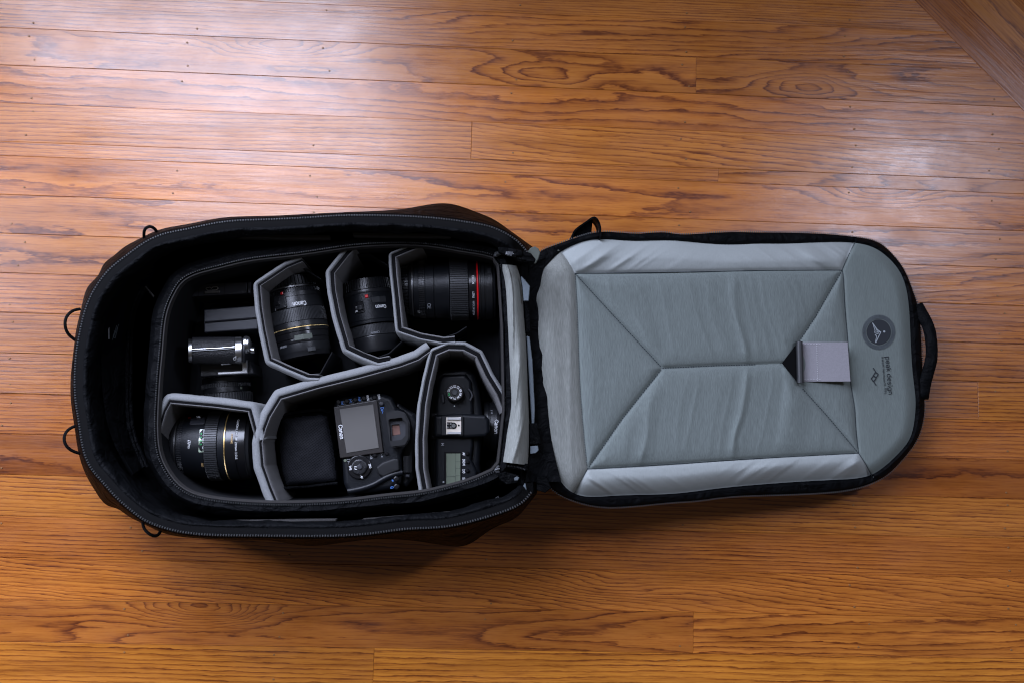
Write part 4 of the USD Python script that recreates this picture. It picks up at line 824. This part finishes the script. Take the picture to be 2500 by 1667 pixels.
# ------------------------------------------------------------------ chargers
t = thing('battery_charger', 'slim dark grey battery charger standing on edge with a two-hole power socket', 'charger', P(540, 707, ZF))
z = .105
obj('case', slab([(467, 697), (478, 694), (603, 688), (603, 717), (478, 724), (467, 725)], z, ZF, 2, .0012), 'grey_plastic', t)
obj('end_cap', slab([(603.6, 688), (614, 687.5), (613, 716), (603.6, 717)], z + .001, ZF, 2, .0012), 'grey_plastic', t)
k_ = obj('socket', [slab([(498, 711), (536, 709), (536, 715), (499, 717)], z + .0025, z - .001, 1.5, .0008)], 'screen_sheen_socket_grey', t)
obj('socket_rim', flat_px(stroke([(503, 704), (513, 701.5), (516, 705), (519, 701.5), (530, 701), (533, 704), (529, 708.5), (507, 709.5), (503, 706)], 1.4, True), z, .0004, .0006), 'satin_silver', t)
obj('socket_hole', flat_px(unary_union([Point(510, 705.5).buffer(4), Point(525, 704.8).buffer(4), sbox(510, 703, 525, 707.5)]), z, .0002, .0004), 'black_gloss', t)
obj('contact_pin', flat_px(unary_union([Point(514.5, 704).buffer(1.4), Point(530.5, 703.5).buffer(1.2)]), z, .0008, .0008), 'silver', t)
obj('joint', flat_px(stroke([(484, 694), (484, 724)], 1.0), z, .0003, .0003), 'black_gloss', t); obj('joint', flat_px(stroke([(549, 691), (549, 720)], .8), z, .0003, .0003), 'black_gloss', t)
t = thing('battery_charger', 'thicker plain dark grey charger block between the slim charger and the silver film camera', 'charger', P(560, 780, ZF))
obj('case', slab([(497, 756), (630, 746), (630, 777), (497, 788)], z - .004, ZF, 2.5, .0016), 'grey_plastic', t)
obj('lid', slab([(497, 789), (630, 778), (630, 804), (498, 813)], z - .006, ZF, 2.5, .0016), 'grey_plastic', t)
obj('joint', slab([(497, 788), (630, 777), (630, 779), (497, 790)], z - .0065, ZF, 0, .0002), 'black_gloss', t)

# ------------------------------------------------------------------ film camera standing on its end
t = thing('film_camera', 'old silver and black film camera standing on its end above the wide lens', 'film camera', P(540, 855, ZF))
zt = .142
def hull_body(x0, x1, y0, y1, z1, z0, n=20):
    """A body with a round-ended section: the rounded end of the camera, looking down on it."""
    q = np.linspace(0, np.pi, n); yc, hy = (y0 + y1) / 2, (y1 - y0) / 2
    rows = []
    for x in (x0, x0 + .8, x1 - .8, x1):
        f = .975 if x in (x0, x1) else 1.0
        yy = yc + hy * f * np.cos(q); zz = z1 - (1 - np.sin(q) ** .75) * .020 - (1 - f) * .02
        top_ = P(np.full(n, x), yy, zz); lo_ = top_[[-1, 0]].copy(); lo_[:, 2] = z0
        rows.append(np.vstack([top_, lo_]))
    return fixn(loft(rows, cap_first=True, cap_last=True))
obj('body', hull_body(469, 574, 823, 886, zt, ZF), 'leatherette', t)
obj('base_plate', hull_body(459.5, 469, 828, 884, zt + .001, ZF), 'silver', t)
obj('top_plate', hull_body(574, 590, 823, 886, zt + .002, ZF), 'silver', t)
obj('top_step', hull_body(590, 597, 826, 884, zt - .003, ZF), 'grey_plastic', t)
obj('back_edge', tube(PX([(470, 852), (500, 851), (540, 849), (574, 846)], zt + .0002), .0006, 8), 'satin_silver', t)
obj('door_edge', tube(PX([(470, 857), (540, 853), (574, 850)], zt + .0002), .0008, 8), 'black_gloss', t)
kx0, kx1 = P(597, 842, .128), P(611, 841, .128)
e = kx1 - kx0; q = np.arange(40) * 2 * np.pi / 40; sd = np.cross([0, 0, 1], e / np.linalg.norm(e))
kr = [kx0 + e * s + (np.cos(q)[:, None] * np.array([0, 0, 1]) + np.sin(q)[:, None] * sd) * r for s, r in ((0, .0085), (.1, .0098), (.55, .0098), (.6, .0088), (.9, .0086), (1, .0074))]
obj('rewind_knob', fixn(loft(kr, cap_first=True, cap_last=True)), 'silver', t)
obj('shutter_button', tube(np.linspace(P(613, 855, .126), P(621, 855, .126), 4), .0036, 14), 'silver', t)
obj('strap_lug', [disc(573, 875, 5, zt + .002, zt - .006, .0006, 8)], 'silver', t)
obj('lug_hole', disc(573, 875, 2.4, zt + .0026, zt + .0015, .0002, 12), 'black_gloss', t)
obj('mirror_box', slab([(488, 884), (612, 884), (616, 912), (488, 918)], .105, ZF, 3, .0012), 'black_plastic', t)
obj('front_plate', slab([(590, 880), (603, 878), (605, 910), (531, 914), (530, 907), (591, 904)], .112, .100, 1, .0008), 'satin_silver', t)
obj('prism_side', slab([(604, 880), (611, 880), (620, 910), (606, 911)], .108, .090, 1, .0008), 'grey_plastic', t)
obj('release_lever', slab([(539, 886), (562, 884), (562, 888), (539, 890)], .114, .106, 1, .0006), 'satin_silver', t)
fl = Lens.__new__(Lens); fl.t = t; fl.z = .062; fl.R = 62 / F * (H - .062 - .03)
fl.a, fl.b = P(551, 912, .062), P(556, 990, .062); fl.L = np.linalg.norm(fl.b - fl.a); fl.e = (fl.b - fl.a) / fl.L; fl.up = np.array([0, 0, 1.0]); fl.side = np.cross(fl.up, fl.e)
fl.ring('lens_mount_ring', [(0, .80), (.02, .90), (.12, .90), (.13, .86)], 'satin_silver')
fl.ring('lens_barrel', [(.13, .88), (.15, .92), (.30, .92), (.31, .90), (.46, .92), (.60, .92), (.62, .97)], 'black_plastic')
fl.ring('aperture_ring', [(.31, .92), (.32, .955), (.44, .955), (.45, .93)], 'black_rubber', ribs=60, depth=.04)
fl.ring('lens_grip', [(.62, .97), (.63, 1.0), (.90, 1.0), (.92, .96)], 'black_rubber', ribs=56, depth=.05)
fl.text('22 16 11 8 5.6', (610, 934), .96, 6, 'grey_print', 44)
fl.block('index_dot', (589, 946), 5, 6, .925, .0010, 'lcd_green')

# ------------------------------------------------------------------ camera lying on its front, screen up
t = thing('digital_camera', 'black digital camera lying face down, its blank grey screen turned up', 'camera', P(900, 1080, ZF))
zb = .122
obj('body', slab([(814, 990), (818, 978), (837, 969), (880, 964), (921, 959), (939, 961), (957, 968), (968, 994), (985, 1000), (996, 1012), (1002, 1032), (1001, 1078), (985, 1096), (981, 1108), (983, 1150), (977, 1182), (952, 1195), (900, 1203), (850, 1206), (838, 1180), (834, 1118)], zb, ZF + .02, 8, .006), 'body_plastic', t)
obj('top_plate', slab([(960, 972), (986, 992), (1012, 1008), (1020, 1030), (1018, 1090), (1008, 1120), (1010, 1165), (992, 1190), (975, 1180), (980, 1100), (990, 1050)], zb - .014, ZF + .02, 5, .004), 'body_plastic', t)
bz = [(814, 992), (921, 974), (936, 1104), (830, 1118)]
k_ = obj('screen_bezel', slab(bz, zb + .0035, zb - .002, 3, .0012), 'screen_bezel', t)
obj('screen', slab([(829, 998), (911, 986), (925, 1092), (846, 1105)], zb + .0042, zb + .003, .5, .0002), 'screen_sheen_socket_grey', t)
obj('lettering', text_px('Canon', (826, 1036), (.13, 1), 9.5, zb + .0035, 35, bold=True, lift=.0008), 'white_print', t, smooth=False)
for x, y in ((826, 980), (846, 978), (867, 975), (888, 971), (914, 969)):
    g = obj('button', disc(x, y, 6, zb + .0030, zb - .003, .0010, 20), 'black_gloss', t)
obj('button', disc(931, 984, 6, zb + .0035, zb - .003, .0012, 20), 'grey_plastic', t)
for txt, x, y, L_, m_ in (('MENU', 895, 963, 15, 'white_print'), ('DISP.', 922, 962, 13, 'white_print'), ('JUMP', 874, 967, 12, 'blue_print'), ('[>]', 853, 972, 9, 'blue_print'), ('[w]', 833, 979, 8, 'blue_print')):
    obj('lettering', text_px(txt, (x, y), (.13, 1), 5, zb, L_, bold=True, lift=.0008), m_, t, smooth=False)
obj('lettering', text_px('Dv~', (929, 993), (.17, 1), 7, zb, 16, bold=True, lift=.0008), 'blue_print', t, smooth=False)
# eyecup
cup = rounded([(941, 1006), (972, 1001), (988, 1006), (1000, 1030), (1000, 1070), (990, 1088), (954, 1092)], 8); hole = rounded([(950, 1024), (980, 1020), (990, 1032), (990, 1062), (980, 1072), (953, 1076)], 3)
def slab_ring(o, i, z1, z0):
    g = Polygon(PX(np.array(o.exterior.coords)[:-1], z1)[:, :2]).difference(Polygon(PX(np.array(i.exterior.coords)[:-1], z1)[:, :2])); return prism(g, z0, z1, 0)
obj('eyecup', [slab_ring(cup, hole, zb + .014, zb), slab_ring(cup.buffer(-3), hole.buffer(2), zb + .016, zb + .013)], 'soft_rubber', t)
obj('eyepiece', slab_ring(hole.buffer(.5), rounded([(956, 1036), (975, 1034), (978, 1059), (958, 1063)], 1), zb + .008, zb), 'grey_plastic', t)
obj('eyepiece_glass', slab([(956, 1036), (975, 1034), (978, 1059), (958, 1063)], zb + .005, zb, 1, .0004), 'eye_glass', t)
# dial and controls at the grip
g = obj('control_dial', disc(877, 1139, 29, zb + .0030, zb - .002, .0012, 48), 'black_gloss', t)
obj('control_ring', disc(877, 1139, 19, zb + .0052, zb + .002, .0014, 40), 'black_plastic', g); obj('set_button', disc(878, 1139, 7, zb + .0065, zb + .004, .0012, 24), 'grey_plastic', g)
for ang in range(4): obj('arrow', disc(877 + 13.5 * math.cos(ang * math.pi / 2 + .15), 1139 + 13.5 * math.sin(ang * math.pi / 2 + .15), 2.6, zb + .0062, zb + .0045, .0005, 3), 'grey_plastic', g)
for txt, x, y, L_, m_ in (('WB', 852, 1136, 11, 'white_print'), ('ISO', 900, 1131, 11, 'white_print'), ('AF', 880, 1160, 8, 'white_print'), ('[J', 865, 1136, 10, 'white_print'), ('[ ]', 848, 1119, 7, 'grey_print'), ('[*]', 882, 1108, 9, 'grey_print'), ('o-Oi', 902, 1106, 14, 'grey_print'), ('[-+', 929, 1104, 12, 'grey_print')):
    obj('lettering', text_px(txt, (x, y), (.15, 1), 5.2, zb + .003 if txt in ('WB', 'ISO', 'AF') else (zb + .0055 if txt == '[J' else zb), L_, bold=True, lift=.0008), m_, t, smooth=False)
obj('card_light', disc(843, 1123, 4, zb + .001, zb - .002, .0005, 16), 'lcd_green', t)
for x, y in ((915, 1110), (944, 1106)): obj('button', disc(x, y, 5, zb + .0030, zb - .002, .001, 18), 'black_gloss', t)
obj('thumb_rest', slab([(917, 1140), (934, 1126), (962, 1117), (975, 1118), (976, 1148), (960, 1154), (936, 1165), (924, 1158)], zb + .004, zb - .004, 6, .0025), 'soft_rubber', t)
obj('grip_ridge', tube(np.c_[P(*np.array(spline([(850, 1198), (880, 1192), (915, 1180), (940, 1166), (965, 1156), (982, 1152)], 30)).T, zb)[:, :2], zb - .001 + .003 * np.sin(np.linspace(0, np.pi, 30))], .0035, 12), 'body_plastic', t)
for x, y in ((967, 1168), (968, 1187)): obj('button', disc(x, y, 7, zb + .0035, zb - .003, .0014, 20), 'black_gloss', t)
obj('lettering', text_px('*', (952, 1168), (.17, 1), 8, zb, 8, bold=True, lift=.001), 'blue_print', t, smooth=False); obj('lettering', text_px('Q', (953, 1186), (.17, 1), 7, zb, 6, bold=True, lift=.001), 'blue_print', t, smooth=False); obj('lettering', text_px('/-', (944, 1172), (-.5, -1), 6, zb, 10, bold=True, lift=.001), 'blue_print', t, smooth=False)
wz = P(996, 1132, zb - .006); wl_ = []
q = np.arange(120) * 2 * np.pi / 120; rr0 = np.where(np.arange(120) % 4 >= 2, .0043, .0049)
ax = P(996, 1152, .116) - P(995, 1112, .116); ax /= np.linalg.norm(ax); sd = np.cross(ax, [0, 0, 1])
obj('main_dial', fixn(loft([P(995, 1112, .116) + ax * s + (np.cos(q)[:, None] * np.array([0, 0, 1]) + np.sin(q)[:, None] * sd) * (rr0 * f)[:, None] for s, f in ((0, .93), (.001, 1), (.018, 1), (.019, .93))], cap_first=True, cap_last=True)), 'soft_rubber', t)
obj('shutter_button', slab([(990, 1156), (1000, 1156), (1000, 1164), (990, 1164)], .118, .108, 2, .001), 'grey_plastic', t)

# ------------------------------------------------------------------ pouch
t = thing('lens_pouch', 'soft black mesh pouch beside the camera with the grey screen', 'pouch', P(750, 1100, ZF))
pp = rounded([(676, 1018), (690, 1008), (740, 1000), (785, 997), (812, 1004), (822, 1060), (832, 1120), (836, 1172), (826, 1186), (770, 1192), (690, 1198), (677, 1160), (668, 1090)], 10)
gx, gy = np.meshgrid(np.arange(662, 842, 3.0), np.arange(990, 1204, 3.0), indexing='ij'); ptg = shapely.points(gx.ravel(), gy.ravel())
dE = np.where(shapely.contains(pp, ptg), shapely.distance(pp.exterior, ptg), 0).reshape(gx.shape)
zp_ = .085 + .024 * (1 - np.exp(-dE / 9)) + .006 * np.exp(-((gx - 735) / 60) ** 2) * np.clip(dE / 20, 0, 1) + .004 * (meshkit.fbm(np.stack([gx * .02, gy * .02, gx * 0], -1), 3, 91) - .5) * np.clip(dE / 15, 0, 1)
fq = grid_faces(*gx.shape)[:, ::-1]; okf = shapely.contains(pp.buffer(2), shapely.points(gx.ravel()[fq].mean(1), gy.ravel()[fq].mean(1)))
inner = dE.ravel()[fq].min(1) > 13
pvv = P(gx.ravel(), gy.ravel(), zp_.ravel())
for nm, sel, mt in (('net_front', okf & inner, 'net'), ('hem', okf & ~inner, 'black_nylon')):
    u_, iv = np.unique(fq[sel], return_inverse=True); obj(nm, trimesh.Trimesh(pvv[u_], iv.reshape(-1, 3), process=False), mt, t, smooth=True)
obj('side', prism(Polygon(PX(np.array(pp.exterior.coords)[:-1], .088)[:, :2]), ZF, .0865, .001), 'black_nylon', t)
obj('seam', tube(PX([(682, 1016), (700, 1010), (745, 1003), (782, 1000), (806, 1006)], .1035), .0018, 8), 'black_nylon_soft', t); obj('seam', tube(PX([(690, 1190), (740, 1187), (790, 1181), (824, 1178)], .1035), .0018, 8), 'black_nylon_soft', t)

# ------------------------------------------------------------------ camera standing upright, seen from above
t = thing('digital_camera', 'black digital camera standing upright with hot shoe, mode dial and green top display', 'camera', P(1115, 1060, ZF))
zk = .120
obj('body', slab([(1050, 1010), (1054, 950), (1064, 912), (1080, 900), (1140, 898), (1160, 912), (1172, 960), (1178, 1010), (1176, 1080), (1172, 1130), (1178, 1180), (1172, 1214), (1140, 1222), (1062, 1218), (1052, 1180), (1050, 1100)], zk - .012, ZF, 10, .006), 'body_plastic', t)
obj('top_plate', slab([(1062, 990), (1068, 930), (1082, 914), (1138, 912), (1152, 930), (1156, 1000), (1156, 1090), (1152, 1120), (1166, 1150), (1166, 1200), (1148, 1214), (1070, 1212), (1062, 1180)], zk - .006, zk - .02, 8, .004), 'body_plastic', t)
obj('prism_hump', slab([(1058, 1012), (1128, 1008), (1186, 1012), (1196, 1024), (1196, 1056), (1186, 1066), (1128, 1068), (1058, 1066)], zk + .002, zk - .014, 6, .004), 'body_plastic', t)
obj('eyecup', slab([(1051, 1008), (1068, 1006), (1070, 1072), (1051, 1070)], zk - .006, zk - .03, 3, .002), 'soft_rubber', t)
g = obj('hot_shoe_frame', slab([(1077, 1014), (1128, 1011), (1132, 1016), (1132, 1060), (1128, 1064), (1077, 1062)], zk + .0045, zk, 3, .0008), 'black_plastic', t)
obj('hot_shoe', slab([(1089, 1017.5), (1126, 1016.5), (1126, 1059), (1089, 1059)], zk + .0055, zk + .003, .5, .0002), 'cream_metal', t)
for y0, y1 in ((1017.5, 1024), (1053, 1059)): obj('shoe_rail', slab([(1093, y0), (1126, y0), (1126, y1), (1092, y1)], zk + .0075, zk + .0055, .5, .0003), 'satin_silver', t)
obj('shoe_insulator', flat_px(unary_union([Point(1107.5, 1038).buffer(7.8), Point(1120, 1037.5).buffer(2.2), sbox(1091, 1029.5, 1104, 1045)]), zk + .0055, .0004, .0006), 'black_gloss', t)
obj('shoe_contact', flat_px(unary_union([Point(1107.5, 1038).buffer(4.8)] + [Point(x, y).buffer(2.3) for x in (1093, 1100.3) for y in (1034, 1042)]), zk + .0055, .0011, .0006), 'silver', t)
g = obj('mode_dial', disc(1110, 957, 22, zk + .005, zk - .008, .001, 0, 40, .04), 'black_plastic', t)
obj('dial_face', disc(1110, 957, 21, zk + .0056, zk + .003, .0008, 48), 'screen_bezel', g); obj('lock_button', disc(1110, 957, 8, zk + .0066, zk + .005, .0008, 24), 'black_rubber', g)
for i, (ch, m_) in enumerate((('Q1', 'white_print'), ('C2', 'white_print'), ('CA', 'white_print'), ('A+', 'green_print'), ('P', 'white_print'), ('Tv', 'white_print'), ('Av', 'white_print'), ('M', 'white_print'), ('B', 'white_print'), ('C1', 'white_print'))):
    an_ = -math.pi / 2 + .62 - i * 2 * math.pi / 10; an_ += -.62 + .0
    cx, cy = 1110 + 14.6 * math.cos(an_), 957 + 14.6 * math.sin(an_); rad = np.array([math.cos(an_), math.sin(an_)]); al = np.array([-rad[1], rad[0]])
    obj('dial_mark', text_px(ch, np.array([cx, cy]) - al * 3.6 - rad * 2.6, al, 5.4, zk + .0056, 7.2, bold=True, lift=.0006), m_, g, smooth=False)
obj('dial_index', disc(1109.5, 990, 1.7, zk + .0005 - .006 + .001, zk - .008, .0002, 10), 'white_print', t)
obj('power_switch', slab([(1076, 962), (1084, 960), (1086, 980), (1080, 984)], zk - .002, zk - .008, 2, .0008), 'grey_plastic', t)
obj('strap_lug', tube(PX(spline([(1142, 948), (1150, 956), (1152, 968), (1147, 976)], 10), zk - .002), .0011, 6), 'grey_plastic', t)
zt_ = zk - .006
obj('display_frame', slab([(1085, 1102), (1127, 1102), (1127, 1192), (1085, 1192)], zt_ + .001, zt_ - .004, 2, .0006), 'black_gloss', t)
k_ = obj('display', slab([(1089.5, 1106), (1124, 1106), (1124, 1187), (1089.5, 1187)], zt_ + .0018, zt_, 0, .0002), 'lcd_green', t)
obj('display_line', flat_px(unary_union([stroke([(1112, 1106), (1112, 1187)], .8)] + [stroke([(1112, y), (1124, y)], .8) for y in (1126, 1142, 1160, 1176)] + [stroke([(1090, 1162), (1112, 1162)], .8)]), zt_ + .0018, .0002, .0002), 'lcd_line', k_)
for txt, y, L_ in (('AF', 1103, 8), ('DRIVE', 1119, 17), ('ISO', 1144, 10), ('[o]', 1164, 10)):
    obj('lettering', text_px(txt, (1129.5, y), (.02, 1), 5.6, zt_, L_, bold=True, lift=.0007), 'white_print', t, smooth=False)
for y in (1106, 1126, 1148, 1168): obj('button', disc(1141, y, 5, zt_ + .003, zt_ - .003, .001, 18), 'black_gloss', t)
obj('main_dial', disc(1166, 1168, 10, zt_ + .0015, zt_ - .008, .001, 0, 26, .08), 'grey_plastic', t)
for txt, x, y, c_ in (('H', 1077, 1080, 7), ('Z', 1075, 1150, 6), ('*', 1076, 1172, 9), ('=', 1077, 1190, 6)):
    obj('lettering', text_px(txt, (x, y), (.02, 1), c_, zk - .012 if x < 1076 else zk - .006, 6, bold=True, lift=.0022), 'grey_print', t, smooth=False)
fl = Lens.__new__(Lens); fl.t = t; fl.z = .068; fl.R = 62 / F * (H - .068 - .03)
fl.a, fl.b = P(1180, 1040, .068), P(1246, 1042, .068); fl.L = np.linalg.norm(fl.b - fl.a); fl.e = (fl.b - fl.a) / fl.L; fl.up = np.array([0, 0, 1.0]); fl.side = np.cross(fl.up, fl.e)
fl.ring('lens_barrel', [(0, .98), (.15, 1.0), (.16, .97), (.24, .97), (.25, 1.0), (.48, 1.01), (.5, .99)], 'black_plastic')
fl.ring('lens_front', [(.5, .98), (.52, 1.0), (.62, 1.0), (.64, .985), (1.0, .96)], 'black_gloss')
fl.text('Canon', (1208, 1023), 1.01, 8.5, length_px=34, bold=True)
fl.text('AF MF', (1198, 1000), 1.0, 4.5, 'grey_print', 12)
